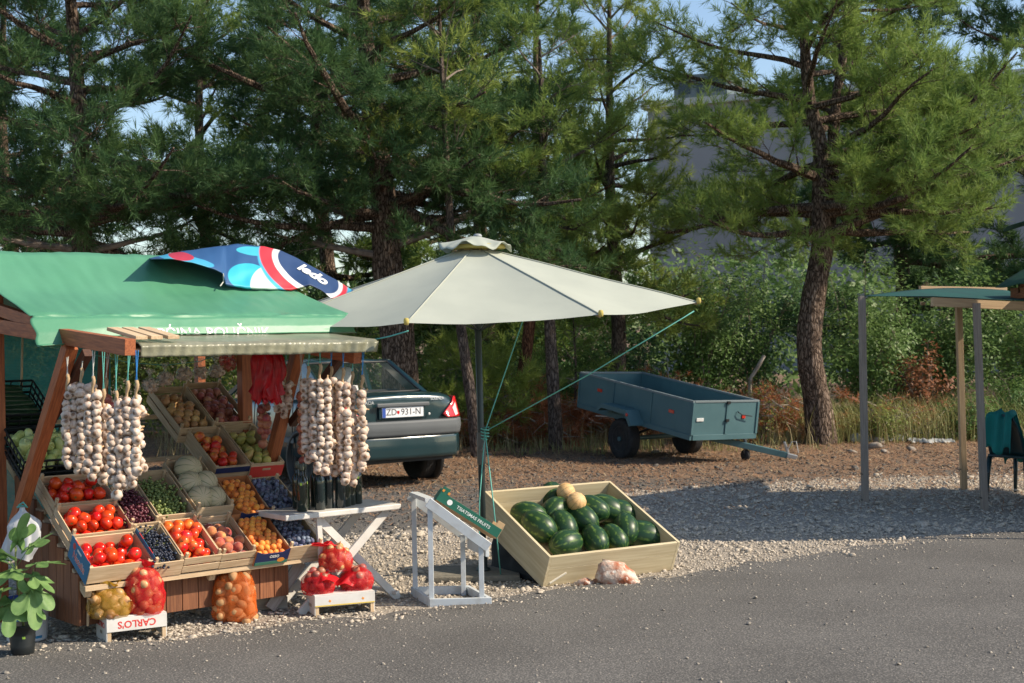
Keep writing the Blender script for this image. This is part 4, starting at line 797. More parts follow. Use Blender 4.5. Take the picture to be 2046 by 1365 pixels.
# top row
M = PM(1.09, 1.24, .05); crate('fruit_crate', 'slatted wooden crate of yellow onions at the top left of the display', M, .27, .52, .12, 'slat', group='fruit crates on the stall'); fill(M, .27, .48, ['onion'], .033, .012, 'onion', 'yellow onion in the top left crate', 'onion', 'onions in the top left crate', drop=.25, heap=.01, sc=(.85, 1.2))
M = PM(1.37, 1.28, .05); crate('fruit_crate', 'slatted wooden crate of reddish brown onions at the top right of the display', M, .28, .52, .12, 'slat', group='fruit crates on the stall'); fill(M, .28, .48, ['onionr'], .030, .012, 'onion', 'reddish brown onion in the top right crate', 'onion', 'onions in the top right crate', drop=.25, heap=.01)
# grape bunches
def bunch(M, x, y, z, L_, wd, r, mat, label, group, az, nb=38):
    root = thing('grape_bunch', label, 'grapes', M @ Matrix.Translation((x, y, z)) @ Matrix.Rotation(az, 4, 'Z'), group); pos = []
    for i in range(nb*14):
        t = random.random(); w0 = wd*(1-.65*t)*(.55+.45*min(1, t*5)); q = np.array((L_*(t-.5), random.gauss(0, w0*.5), abs(random.gauss(.0, w0*.38))))
        if all(np.sum((q-p)**2) > (r*1.65)**2 for p in pos): pos.append(q)
        if len(pos) >= nb: break
    pos = np.array(pos); V0, F0 = ICO2; V = V0[None]*(r*RNG.uniform(.85, 1.1, len(pos)))[:, None, None]+pos[:, None]; F = F0[None]+(np.arange(len(pos))*len(V0))[:, None, None]
    o = npmesh('berries', V.reshape(-1, 3), F.reshape(-1, 3), mat, root, smooth=True); o['kind'] = 'stuff'
    mb = MB(); mb.tube([(L_*.45, 0, .0), (-L_*.4, 0, .012), (-L_*.56, .01, .03)], [.002, .003, .003], 5); mb.build('stalk', M_STEM, root)
def bunches(M, w_, d, z, r, mat, label, group, n=9, nb=38):
    for i in range(n):
        x = w_*(.25+.5*((i*.618) % 1)); y = d*(.14+.74*(i+.3)/n); bunch(M, x, y, z+random.uniform(-.005, .012), .15, .075, r, mat, label, group, random.uniform(0, 6.28), nb)
bunches(PM(.385, -.02), .188, .36, .060, .0085, M_GRB, 'bunch of black grapes in the narrow front crate', 'bunches of black grapes', 11, 40)
bunches(PM(.385, .35, .01), .19, .36, .065, .0105, M_GRR, 'bunch of dark red grapes under the garlic strings', 'bunches of red grapes', 10, 34)
bunches(PM(.58, .385, .01), .25, .42, .060, .0105, M_GRG, 'bunch of green grapes in the deep crate', 'bunches of green grapes', 14, 36)
# black plastic crates with peppers and cucumbers
BPL = mk('black_plastic', (.012, .014, .015), .45)
def plastic_crate(label, M, w_, d, h):
    r = thing('plastic_crate', label, 'crate', M, 'black plastic crates'); board('bottom', r, (0, d/2, .004), (w_, d/2, .004), d, .006, BPL)
    for z in (.02, h*.36, h*.68, h):
        for y in (0, d): board('rail', r, (0, y, z), (w_, y, z), .008, .014, BPL)
        for x in (0, w_): board('rail', r, (x, 0, z), (x, d, z), .008, .014, BPL)
    for k in range(7):
        for y in (0, d): board('rib', r, (w_*k/6, y, 0), (w_*k/6, y, h), .008, .008, BPL, up=(1, 0, 0))
        for x in (0, w_): board('rib', r, (x, d*k/6, 0), (x, d*k/6, h), .008, .008, BPL, up=(1, 0, 0))
    return r
M = PM(-.07, .94, .06); plastic_crate('black plastic crate of pale peppers behind the left slanted post', M, .42, .36, .14); fill(M, .42, .34, ['pepper'], .036, .045, 'pepper', 'pale green pepper in the black crate', 'pepper', 'peppers in the crate', layers=2, drop=.2, heap=.03, sc=(1.0, 1.2))
M = PM(-.14, 1.42, .08); plastic_crate('black plastic crate of dark cucumbers at the back left of the stall', M, .42, .4, .14)
for k in range(14):
    o = obj('cucumber', ME['cucumber'], None, M @ Matrix.Translation((.21+random.gauss(0, .015), .03+.052*(k % 7)+.02*(k//7), .07+.045*(k//7))) @ Matrix.Rotation(R_(90)+random.gauss(0, .04), 4, 'Y')); tag(o, 'dark green cucumber in the black crate at the back left', 'cucumber', 'cucumbers in the crate')

# ================================================================ HANGING GARLIC
def sol_b(x, u, y=850):
    k = (x-1023+(y-682)*-.0175)/FPX; o = SOG+SA*u; return (k*o.y-o.x)/(SBH.x-k*SBH.y)
CORDT = mk('turquoise_cord', (.12, .42, .36), .6); CORDB = mk('blue_cord', (.03, .22, .55), .5); CORDW = mk('pale_cord', (.55, .55, .50), .7)
def braid(px, y0, y1, d, cols, label, cord, top_y, group='garlic strings', mesh='garlic', name='garlic_string', cat='garlic', sc=1.0, dy=None):
    p0 = P(px, y0, d); p1 = P(px, y1, d); top = P(px+random.uniform(-3, 3), top_y, d); root = thing(name, label, cat, p0, group); L_ = p0.z-p1.z; mb = MB(); ctl = [top-p0, Vector((0, 0, .05))]
    mb.tube([top-p0, Vector((.003, 0, .09))], .0028, 5); mb.tube([top-p0+Vector((.012, .004, 0)), Vector((-.003, 0, .09))], .0028, 5); mb.build('cord', cord, root)
    mb = MB(); pts = [Vector((.006*math.sin(k*1.3), .004*math.cos(k*1.7), .10-k*.02)) for k in range(int((L_+.10)/.02))]; mb.tube(pts, [.011 if k < 3 else .008 for k in range(len(pts))], 6); mb.build('stalk', M_STALK, root, smooth=True)
    step = dy or .0385; n = max(2, int(L_/step))
    for k in range(n):
        z = -k*step-.012; m = cols if k < n-2 else max(1, cols-1)
        for c in range(m):
            off = (c-(m-1)/2)*.043*sc if m > 1 else random.gauss(0, .006)
            dirv = Vector((off*9+random.gauss(0, .6), -.8+random.gauss(0, .5), -.25+random.gauss(0, .55))).normalized()   # roots point outwards
            pos = Vector((off, -.022+.008*abs(off)/.03+random.gauss(0, .004), z+random.gauss(0, .006)))
            q = (-dirv).to_track_quat('Z', 'Y').to_matrix().to_4x4() @ Matrix.Rotation(random.uniform(0, 6.28), 4, 'Z')
            obj('garlic_bulb' if mesh == 'garlic' else 'onion_bulb', ME[mesh], root, Matrix.Translation(pos) @ q @ Matrix.Scale(sc*random.uniform(.85, 1.18), 4))
            if random.random() < .55:   # a bulb behind
                q2 = dirv.to_track_quat('Z', 'Y').to_matrix().to_4x4(); obj('garlic_bulb' if mesh == 'garlic' else 'onion_bulb', ME[mesh], root, Matrix.Translation(pos+Vector((random.gauss(0, .012), .045, .012))) @ q2 @ Matrix.Scale(sc*.9, 4))
    return root
Lg = [(135, 785, 940, 1, 'leftmost garlic string, hanging from the left roof beam', CORDW, -.12), (163, 772, 962, 3, 'second garlic string from the left on the left roof beam', CORDW, -.06), (186, 790, 975, 2, 'short garlic string with a sunlit lower half, third from the left', CORDW, -.13), (207, 815, 985, 2, 'garlic string in the middle of the left bundle', CORDT, -.06), (232, 820, 1000, 2, 'longest garlic string of the left bundle, reaching down to the tomatoes', CORDT, -.12), (255, 800, 985, 3, 'sunlit garlic string second from the right in the left bundle', CORDT, -.07), (273, 800, 965, 1, 'garlic string at the right edge of the left bundle', CORDB, -.12)]
for px, y0, y1, c, lab, cord, u_ in Lg:
    b_ = sol_b(px, u_); d = (SOG+SA*u_+SBH*b_).y; braid(px, y0, y1, d, c, lab, cord, 700)
Rg = [(616, 765, 935, 2, 'leftmost garlic string in front of the parked car', CORDT, -.28), (640, 760, 960, 3, 'second garlic string in front of the parked car', CORDT, -.36), (662, 765, 965, 3, 'middle garlic string in front of the parked car', CORDB, -.28), (686, 768, 975, 2, 'fourth garlic string in front of the parked car, longest of them', CORDB, -.36), (704, 775, 985, 1, 'narrow garlic string just right of the longest one by the car', CORDT, -.30), (724, 782, 945, 1, 'rightmost garlic string, single file, beside the number plate', CORDB, -.36)]
for px, y0, y1, c, lab, cord, bb in Rg:
    k = (px-1023-3)/FPX; u_ = (k*(SOG.y+SBH.y*bb)-(SOG.x+SBH.x*bb))/(SA.x-k*SA.y); d = SOG.y+SBH.y*bb+SA.y*u_; braid(px, y0, y1, d, c, lab, cord, 694)
braid(570, 768, 840, 9.2, 2, 'short garlic string beside the red plastic bags', CORDT, 695); braid(555, 790, 830, 9.25, 1, 'very short garlic string partly behind another, beside the red bags', CORDT, 695)
braid(528, 815, 900, 9.35, 2, 'string of brown onions hanging below the red plastic bags', CORDW, 700, 'onion strings', 'onionr', 'onion_string', 'onions', .85, .045)
braid(602, 790, 930, 9.2, 1, 'string of reddish onions behind the leftmost garlic string by the car', CORDW, 700, 'onion strings', 'onionr', 'onion_string', 'onions', .8, .05)
braid(212, 790, 960, 8.2, 1, 'string of red onions hidden behind the left garlic bundle', CORDW, 705, 'onion strings', 'onionr', 'onion_string', 'onions', .95, .06)
# bags of garlic along the back cord
CLR = mk('clear_film', (.7, .66, .62), .2, alpha=.28); RNET = mk('red_net', (.72, .02, .03), .6, alpha=.42)
def cluster(label, c, n, rad, film, mat_mesh='garlic', sc=.75, tail=.06, group='bags of garlic at the back'):
    root = thing('garlic_bag', label, 'garlic', c, group); pos = []
    for i in range(400):
        q = Vector((random.gauss(0, 1), random.gauss(0, 1), random.gauss(0, 1))).normalized()*random.random()**.4; q = Vector((q.x*rad[0], q.y*rad[1], q.z*rad[2]))
        if all((q-p).length > .036*sc/.75 for p in pos): pos.append(q)
        if len(pos) >= n: break
    for p in pos: obj('garlic_bulb', ME[mat_mesh], root, Matrix.Translation(p) @ rnd_rot() @ Matrix.Scale(sc, 4))
    mb = MB(); mb.lathe([(.002, -rad[2]*1.35), (rad[0]*.9, -rad[2]), (rad[0]*1.3, 0), (rad[0]*.95, rad[2]), (.012, rad[2]*1.25+.01), (.008, rad[2]*1.25+.02), (.03, rad[2]*1.25+tail)], 14, mod=lambda a, t: 1+.1*math.sin(3*a+5*t)+.08*math.sin(7*a)); mb.build('film', film, root, smooth=True)
for i, (x, y, f, lab) in enumerate([(300, 770, CLR, 'clear bag of garlic nearest the left garlic bundle'), (330, 757, CLR, 'clear bag of garlic, second from the left at the back'), (368, 748, CLR, 'clear bag of garlic, third from the left at the back'), (400, 746, CLR, 'clear bag of garlic in the middle of the back row'), (432, 742, CLR, 'clear bag of garlic left of the red net bag'), (455, 722, RNET, 'red net bag of garlic hanging highest at the back'), (494, 755, RNET, 'red net bag of garlic right of the rear post')]):
    d = 9.2+.9*(x-300)/200; cluster(lab, P(x, y, d), 12, (.045, .045, .035) if f == CLR else (.05, .05, .055), f); 
mb = MB(); pts = [P(170, 705, 8.6), P(260, 725, 9.0), P(330, 730, 9.4), P(400, 722, 9.8), P(460, 700, 10.0), P(520, 690, 10.0)]; mb.tube(pts, .003, 5); tag(mb.build('cord', CORDT), 'turquoise cord strung across the back of the stall', 'cord')
# red plastic bags
REDP = mk('red_plastic', (.72, .015, .03), .28, c2=(.5, .01, .02), scale=12, translucent=.4, spec=.6)
rb = thing('red_bag_bundle', 'bundle of red plastic carrier bags hanging from the eave', 'plastic bags', P(533, 740, 9.1))
for k, (sx, w0, ph) in enumerate(((-.0, .075, 0), (.03, .055, 2), (-.035, .05, 4))):
    mb = MB()
    def bagf(s, t, w0=w0, ph=ph, sx=sx):
        a = s*2*math.pi; z = .155-.31*t; r = w0*(.28+.85*sst(0, .35, t)*(1-.15*t)); f = 1+.22*math.sin(7*a+ph)*(.4+t)+.14*math.sin(13*a+2*t)+.25*noise.noise((2*math.cos(a)+ph, 2*math.sin(a), t*4)); return (sx*(.3+1.3*t)+r*f*math.cos(a)+.025*math.sin(4*t+ph), .5*r*f*math.sin(a), z*1.12+.03*math.sin(3*a+ph)*t*t+.02*math.sin(7*a)*t*t)
    mb.sheet(bagf, 48, 14); mb.build('bag', REDP, rb, smooth=True)
mb = MB(); mb.tube([(0, 0, .15), (.002, 0, .19)], .004, 5); mb.build('cord', CORDT, rb)
mb = MB(); mb.sheet(lambda s, t: P(296+18*s+2*math.sin(t*9), 684+17*t+2*math.sin(s*9), 9.0+.05*math.sin(s*7)), 12, 8); tag(mb.build('red_bag_scrap', REDP, smooth=True, solid=.002), 'small red plastic scrap hanging under the awning board', 'plastic bag')
# bottles
GLS = mk('dark_bottle_glass', (.012, .022, .012), .06, spec=.7, coat=.5); GLC = mk('dark_oil_glass', (.010, .020, .022), .08, spec=.7, coat=.4); FOIL = mk('bottle_cap', (.10, .12, .10), .35, metal=.3); CAPW = mk('pale_cap', (.55, .58, .55), .4); STK = mk('lime_sticker', (.50, .75, .10), .7)
def bottle(p, h, r, label, group, cap=FOIL, st=True, glass=GLS):
    root = thing('bottle', label, 'bottle', p, group); mb = MB(); mb.lathe([(r*.9, 0), (r, .004), (r, h*.6), (r*.92, h*.66), (r*.5, h*.74), (r*.38, h*.79), (r*.36, h*.9)], 18); mb.build('glass_body', glass, root, smooth=True)
    mb = MB(); mb.lathe([(r*.42, h*.86), (r*.44, h*.865), (r*.44, h*.995), (r*.40, h)], 14); mb.build('cap', cap, root, smooth=True)
    if st:
        n_ = (CAM-p); n_.z = 0; n_.normalize(); a0 = math.atan2(n_.y, n_.x)+random.uniform(-.6, .6); mb = MB(); mb.sheet(lambda s, t: ((r+.0008)*math.cos(a0+(s-.5)*.012/r), (r+.0008)*math.sin(a0+(s-.5)*.012/r), h*.55+.016*t), 4, 1); mb.build('price_sticker', STK, root)
for i, (u_, b_) in enumerate(((.45, 1.0), (.56, 1.06), (.66, .98), (.78, 1.05))):
    bottle(SL(u_, b_, .836), .30, .036, ['dark bottle nearest the garlic on the shaded back shelf', 'second dark bottle on the shaded back shelf', 'third dark bottle on the shaded back shelf', 'dark bottle on the shaded back shelf nearest the apples'][i], 'bottles on the back shelf', CAPW)
# ---------------------------------------------------------------- X-legged white table with bottles
WPL = mk('white_painted_table', (.66, .65, .61), .5, c2=(.55, .53, .49), scale=6)
ta = G(637, 1024, .63); tb_ = G(800, 1007, .63); tx = (tb_-ta); tx.z = 0; tx.normalize(); ty = Vector((-tx.y, tx.x, 0)); TM = frame(Vector((ta.x, ta.y, 0)), tx, ty, Vector((0, 0, 1)))
tw = (tb_-ta).length; tab = thing('folding_table', 'white table with crossed legs holding dark bottles', 'table', TM)
mb = MB(); mb.box((tw/2-.12, .19, .615), (tw+.24, .40, .035)); mb.build('tabletop', WPL, tab, bev=.006)
for y in (.05, .33):
    board('leg', tab, (tw-.07, y, .595), (-.12, y, .0), .02, .055, WPL); board('leg', tab, (.02, y+.024, .595), (tw+.02, y+.024, .0), .02, .05, WPL)
board('stretcher', tab, (tw-.02, .02, .05), (tw-.02, .37, .05), .03, .02, WPL); board('leg_brace', tab, (.03, .06, .6), (.05, .06, .30), .035, .02, WPL, up=(0, 1, 0))
for i, (x, y) in enumerate(((.0, .10), (.055, .16), (.13, .10), (.21, .13), (.28, .10), (.34, .13), (.40, .17), (.47, .20), (.06, .26), (.2, .27))):
    bottle(TM @ Vector((x-.06, y, .634)), .30, .034, ['bottle at the left front of the white table', 'bottle behind the left front one on the white table', 'third bottle along the front of the white table', 'fourth bottle along the front of the white table', 'fifth bottle along the front of the white table', 'sixth bottle along the front of the white table, under the longest garlic string', 'seventh bottle on the white table', 'bottle standing alone at the right end of the white table', 'bottle in the back row of the white table, left', 'bottle in the back row of the white table, middle'][i], 'bottles on the white table', FOIL, i in (0, 1, 4, 7), GLC if i in (2, 3, 4) else GLS)
# ================================================================ BLUE ADVERTISING PARASOL LYING ON THE ROOF
def interp(pts, x):
    for a, b in zip(pts[:-1], pts[1:]):
        if a[0] <= x <= b[0]: return a[1]+(b[1]-a[1])*(x-a[0])/(b[0]-a[0])
    return pts[-1][1] if x > pts[-1][0] else pts[0][1]
UPR = [(298, 516), (340, 506), (400, 497), (475, 487), (530, 493), (560, 500), (600, 519), (650, 547), (706, 580)]
LWR = [(298, 517), (345, 517), (385, 526), (430, 540), (446, 548), (448, 571), (490, 578), (580, 581), (618, 570), (640, 580), (662, 598), (690, 592), (706, 581)]
def dr_(x): return 8.6+(x+15)/562*1.25
def blue(px, py):
    u_, l_ = interp(UPR, px), interp(LWR, px); t = (py-u_)/max(l_-u_, 1e-3); t = min(max(t, 0), 1)
    d = dr_(px)+.06-.50*t-.06*math.sin(math.pi*t)+.02*noise.noise((px*.03, py*.05, 0))-.03*sst(640, 700, px)
    return P(px, py+1.2*noise.noise((px*.05, py*.06, 3)), d)
mb = MB(); uv = []; nu, nv = 110, 26; bvs = []
for i in range(nu+1):
    x = 298.5+407*i/nu
    for j in range(nv+1):
        y = interp(UPR, x)+(interp(LWR, x)-interp(UPR, x))*j/nv; p = blue(x, y)
        if j == nv: p = p+Vector((0, .05, -.0))
        bvs.append(p); uv.append((x, y))
mb.add(bvs, [(i*(nv+1)+j, i*(nv+1)+j+1, (i+1)*(nv+1)+j+1, (i+1)*(nv+1)+j) for i in range(nu) for j in range(nv)])
def blue_build(t, b):
    at = t.nodes.new('ShaderNodeAttribute'); at.attribute_name = 'print_uv'; sp = t.nodes.new('ShaderNodeSeparateXYZ'); lnk(t, at.outputs['Vector'], sp.inputs[0]); X, Y = sp.outputs[0], sp.outputs[1]
    def ell(cx, cy, a, c, ang):
        ca, sa = math.cos(R_(ang)), math.sin(R_(ang)); dx = nmath(t, 'SUBTRACT', X, cx); dy = nmath(t, 'SUBTRACT', Y, cy)
        p = nmath(t, 'DIVIDE', nmath(t, 'ADD', nmath(t, 'MULTIPLY', dx, ca), nmath(t, 'MULTIPLY', dy, sa)), a); q = nmath(t, 'DIVIDE', nmath(t, 'SUBTRACT', nmath(t, 'MULTIPLY', dy, ca), nmath(t, 'MULTIPLY', dx, sa)), c)
        return nrange(t, nmath(t, 'ADD', nmath(t, 'MULTIPLY', p, p), nmath(t, 'MULTIPLY', q, q)), 1.04, .96)
    c = nmix(t, nnoise(t, None, 3), (.018, .075, .20), (.024, .10, .25))
    c = nmix(t, ell(370, 519, 60, 9, 12), c, (.05, .33, .52)); c = nmix(t, ell(362, 512, 26, 8, 8), c, (.45, .03, .06))
    c = nmix(t, ell(520, 540, 95, 70, 20), c, (.022, .085, .22)); c = nmix(t, ell(500, 555, 45, 28, 10), c, (.03, .42, .55)); c = nmix(t, ell(510, 502, 38, 9, 5), c, (.05, .42, .52))
    c = nmix(t, ell(545, 570, 45, 40, 10), c, (.60, .68, .66)); c = nmix(t, ell(608, 541, 104, 62, 33), c, (.05, .40, .60)); c = nmix(t, ell(606, 539, 99, 54, 33), c, (.68, .035, .05)); c = nmix(t, ell(614, 541, 80, 40, 33), c, (.75, .77, .75)); c = nmix(t, ell(616, 541, 70, 31, 33), c, (.018, .05, .14))
    lnk(t, c, b.inputs['Base Color'])
BLUEM = nodes_mat('printed_blue_fabric', .55, blue_build)
bu = thing('advertising_parasol', 'folded blue red and white printed parasol lying over the green roof', 'parasol', P(500, 540, 9.5))
inv = Matrix.Translation(-P(500, 540, 9.5)); mb.v = [tuple(inv @ Vector(v)) for v in mb.v]; cp = mb.build('canopy', BLUEM, bu, smooth=True); at_ = cp.data.attributes.new('print_uv', 'FLOAT_VECTOR', 'POINT'); at_.data.foreach_set('vector', [c for q in uv for c in (q[0], q[1], 0)])
md = cp.modifiers.new('solid', 'SOLIDIFY'); md.thickness = .006; md.offset = -1
me_ = text_mesh('ledo', 32, mk('white_print', (.8, .82, .78), .5), shear=.3, bold=1.4); bm = bmesh.new(); bm.from_mesh(me_); bmesh.ops.triangulate(bm, faces=bm.faces)
for _k in range(3): bmesh.ops.subdivide_edges(bm, edges=[e for e in bm.edges if e.calc_length() > 2.5], cuts=1); bmesh.ops.triangulate(bm, faces=bm.faces)
ca, sa = math.cos(R_(31)), math.sin(R_(31))
for v in bm.verts:
    x = v.co.x*1.15; y = -v.co.y*.62; v.co = inv @ (blue(624+x*ca-y*sa, 547+x*sa+y*ca)); v.co += (inv @ CAM-v.co).normalized()*.016
bm.to_mesh(me_); bm.free(); obj('lettering', me_, cp)
mb = MB(); mb.tube([inv @ blue(446, 546), inv @ (blue(448, 560)+Vector((0, -.02, -.01))), inv @ blue(440, 572)], .004, 5); mb.build('tie_cord', CORDW, bu)

# ================================================================ SAGE PARASOL
PC = G(966, 1152); PC = Vector((PC.x, PC.y, 0)); PR = 437*PC.y/FPX
FAB = mk('sage_canvas', (.52, .56, .48), .85, c2=(.47, .51, .44), scale=3, translucent=.25, bump=.15, bscale=60, bdist=.003); FABS = mk('sage_seam', (.36, .38, .32), .85); FABY = mk('yellow_canvas', (.62, .52, .16), .85, translucent=.3); MET = mk('dark_painted_pole', (.035, .05, .05), .4, metal=.3)
par = thing('parasol', 'large sage grey parasol with eight panels over the watermelon box', 'parasol', PC)
az0 = [R_(-15+45*k) for k in range(8)]   # angle from the camera side, towards the right
zc_ = [1.80, 1.83, 1.92, 1.99, 2.0, 1.95, 1.88, 1.82]
APX = Vector((-.02, 0, 2.36))
rim = [Vector((PR*math.sin(a), -PR*math.cos(a), z)) for a, z in zip(az0, zc_)]
for k in range(8):
    A_, B_ = rim[k], rim[(k+1) % 8]
    def pan(s, t, A_=A_, B_=B_):
        e = A_.lerp(B_, s); mid = e-Vector((0, 0, 0)); p = APX.lerp(e, .06+.94*t); sag = math.sin(math.pi*s)*t; p = p+Vector((0, 0, -.06*sag*(1-.3*t)+.012*noise.noise((p.x*2, p.y*2, 1)))); return p*1 - (e-APX).normalized()*(.05*math.sin(math.pi*s)*t*t)
    mb = MB(); mb.sheet(pan, 10, 12); mb.build('canopy_panel', FAB, par, smooth=True)
    sm = MB(); sm.tube([pan(0, t/12)+Vector((0, 0, .003)) for t in range(13)], .006, 5); sm.build('seam', FABS, par, smooth=True)
    m2 = MB(); m2.tube([APX+Vector((0, 0, -.03)), A_+Vector((0, 0, -.012))], [.009, .007], 6); m2.build('rib', mk('parasol_rib', (.25, .2, .12), .6), par); m3_ = MB(); m3_.tube([Vector((0, 0, 1.75)), APX.lerp(A_, .5)+Vector((0, 0, -.02))], .006, 5); m3_.build('strut', MET, par)
    m4 = MB(); m4.lathe([(.003, -.022), (.014, -.018), (.017, 0), (.014, .018), (.003, .022)], 8, Matrix.Translation(A_*1.006)); m4.build('rib_tip', FABY, par, smooth=True)
def cap(s, t):
    a = s*2*math.pi; r = .03+.23*t; z = 2.425-.055*t-.022*t*t*(1+1.1*math.sin(5*a+1)*t+.6*math.sin(11*a)*t); return Vector((r*math.cos(a)-.02, r*math.sin(a), z))
mb = MB(); mb.sheet(cap, 60, 10); mb.build('vent_cap', FAB, par, smooth=True, solid=.003)
mb = MB(); mb.lathe([(.19, 2.365), (.20, 2.34), (.15, 2.335)], 24); mb.build('vent_lining', FABY, par, smooth=True)
mb = MB(); mb.lathe([(.03, 2.42), (.032, 2.435), (.02, 2.445), (.002, 2.447)], 12); mb.build('finial', mk('grey_cap', (.3, .32, .33), .5), par, smooth=True)
mb = MB(); mb.tube([(0.0, 0, .02), (0, 0, .95), (-.015, 0, 2.40)], .024, 14); mb.build('pole', MET, par, smooth=True)
mb = MB(); mb.tube([(0, 0, .80), (0, 0, .81), (0, 0, 1.02), (0, 0, 1.03)], [.026, .031, .031, .026], 14); mb.tube([(0, -.03, .91), (0, -.055, .91)], .018, 10); mb.tube([(0, -.05, .91), (.02, -.06, .97)], .006, 6); mb.build('crank', mk('crank_plastic', (.12, .12, .11), .5), par, smooth=True)
STN = mk('parasol_base_stone', (.16, .15, .12), .9, c2=(.22, .20, .16), scale=30, bump=.4, bscale=60)
mb = MB(); mb.box((-.05, .0, .022), (.62, .5, .044)); mb.build('base_slab', STN, par, bev=.01); mb = MB(); mb.lathe([(.05, .04), (.05, .06), (.03, .07), (.03, .2), (.026, .2)], 14); mb.build('base_socket', MET, par, smooth=True)
# guy ropes
KN = P(969, 862, PC.y-.03)
def rope(pts, label, r=.0045):
    mb = MB(); mb.tube(pts, r, 6); tag(mb.build('guy_rope', CORDT, smooth=True), label, 'rope', 'parasol guy ropes')
def wpt(k, f=1.0): return PC+rim[k]*f
t2 = wpt(2, .985)+Vector((0, 0, -.03)); rope([t2, t2.lerp(KN, .5)+Vector((0, 0, -.02)), KN], 'turquoise rope from the right tip of the parasol to its pole')
rr_ = wpt(3, .98); rope([P(1046, 637, rr_.y*.985), KN], 'turquoise rope running steeply from the canopy middle to the pole')
rope([KN, P(985, 1000, PC.y-.35), G(1001, 1160)+Vector((0, 0, .02))], 'turquoise rope from the pole knot down to the ground at its right'); rope([KN, P(958, 1000, PC.y-.1), P(957, 1150, PC.y-.1)], 'turquoise rope from the pole knot down along its left side')
a_ = wpt(0, .985); b_ = SL(1.68, -.42, 1.70); rope([a_+Vector((0, 0, -.02)), a_.lerp(b_, .5)+Vector((0, 0, -.015)), b_], 'short turquoise rope from the parasol front corner to the awning board')
mb = MB(); pts = []
for k in range(40):
    a = k*.62; pts.append(KN+Vector((.028*math.cos(a), .028*math.sin(a), .03-.0022*k)))
mb.tube(pts, .0045, 5); tag(mb.build('rope_knot', CORDT, smooth=True), 'turquoise rope knot wound around the parasol pole', 'rope')

# ================================================================ WATERMELON BOX
ba = G(1087, 1172); BL_ = 1.08; BA = Vector((math.cos(R_(32)), math.sin(R_(32)), 0)); BBH = Vector((-BA.y, BA.x, 0)); bt = R_(24); BB = BBH*math.cos(bt)+Vector((0, 0, math.sin(bt))); BN = BA.cross(BB); BM = frame(ba, BA, BB, BN); BD = .90; BW = .237
PINE = mk('pale_pine_board', (.58, .50, .33), .7, c2=(.47, .39, .245), scale=5, stretch=(.5, 9, 9), rnd=.08, bump=.15, bscale=30, bdist=.002)
wb = thing('melon_box', 'large open pine box tilted towards the road, full of watermelons', 'box', BM)
for z, h in ((.072, .135), (.1895, .097)):
    board('front_board', wb, (0, 0, z), (BL_, 0, z), .022, h, PINE)
for z, h in ((.072, .137), (.192, .10)): board('back_board', wb, (0, BD, z), (BL_, BD, z), .022, h, PINE)
for x in (-.011, BL_+.011): board('side_board', wb, (x, -.012, .12), (x, BD+.012, .12), .022, .243, PINE)
for k in range(8): board('floor_board', wb, (.0+BL_*(k+.5)/8, .015, .01), (BL_*(k+.5)/8, BD-.015, .01), BL_/8-.006, .018, PINE)
board('nailed_batten', wb, (.03, -.013, .03), (.15, -.013, .10), .006, .014, mk('bleached_batten', (.72, .68, .58), .8))
for x in (.1, BL_-.1):   # trestle under the raised back
    q = BM.inverted() @ Vector((BM @ Vector((x, BD-.12, -.01)))[:]); gp = BM @ Vector((x, BD-.12, -.012)); board('prop', wb, q-Vector((0, 0, .012)), BM.inverted() @ Vector((gp.x, gp.y, 0)), .05, .05, PINE)
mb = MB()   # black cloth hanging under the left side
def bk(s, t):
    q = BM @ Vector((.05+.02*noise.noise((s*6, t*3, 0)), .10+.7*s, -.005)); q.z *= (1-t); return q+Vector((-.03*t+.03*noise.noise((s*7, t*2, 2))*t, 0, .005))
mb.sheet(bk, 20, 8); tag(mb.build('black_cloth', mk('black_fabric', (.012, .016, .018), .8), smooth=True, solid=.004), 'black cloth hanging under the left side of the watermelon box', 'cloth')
def on_box(px, py, h):
    v = ray(px, py); o = ba+BN*h; t = (o-CAM).dot(BN)/v.dot(BN); return CAM+v*t
WMS = [  # px, py, height, scale, turn in the box plane (0 = along the front), tilt, label
 (1131, 1086, .11, .92, 12, 0, 'watermelon lying sideways in the front left corner of the box'), (1189, 1078, .115, .86, 84, 12, 'watermelon pointing at the road, second in the front row'), (1228, 1076, .11, .84, 92, 10, 'watermelon pointing at the road, third in the front row'), (1288, 1072, .115, 1.05, -36, 0, 'largest watermelon lying slantwise in the front right corner'),
 (1251, 1056, .16, .86, 70, 20, 'striped watermelon leaning between the third and the corner one'), (1077, 1052, .13, .95, 118, 10, 'dark watermelon along the left board of the box'), (1126, 1052, .13, .90, 88, 20, 'watermelon with a dry stalk in the second row'), (1165, 1036, .15, .88, 110, 15, 'watermelon right behind the second front one'),
 (1057, 1030, .12, .92, 140, 0, 'watermelon with a yellow patch at the left board'), (1110, 1020, .15, .90, 30, 5, 'dark watermelon under the two small melons'), (1240, 1026, .13, .95, -40, 0, 'striped watermelon along the right board'), (1210, 1018, .14, 1.0, -48, 0, 'watermelon with a large yellow patch, right of the small melons'), (1182, 1018, .17, .95, -62, 10, 'dark glossy watermelon just right of the small melons'), (1103, 990, .14, .88, 60, 0, 'watermelon at the very back behind the orange melon')]
for k, (px, py, h, s, az, ti, lab) in enumerate(WMS):
    p = on_box(px, py, h); d_ = (BA*math.cos(R_(az))+BB*math.sin(R_(az)))*math.cos(R_(ti))+BN*math.sin(R_(ti))
    o = obj('watermelon', ME['watermelon'], None, Matrix.Translation(p) @ d_.to_track_quat('Z', 'Y').to_matrix().to_4x4() @ Matrix.Rotation(random.uniform(0, 6.28), 4, 'Z') @ Matrix.Scale(s*1.10, 4)); tag(o, lab, 'watermelon', 'watermelons in the box')
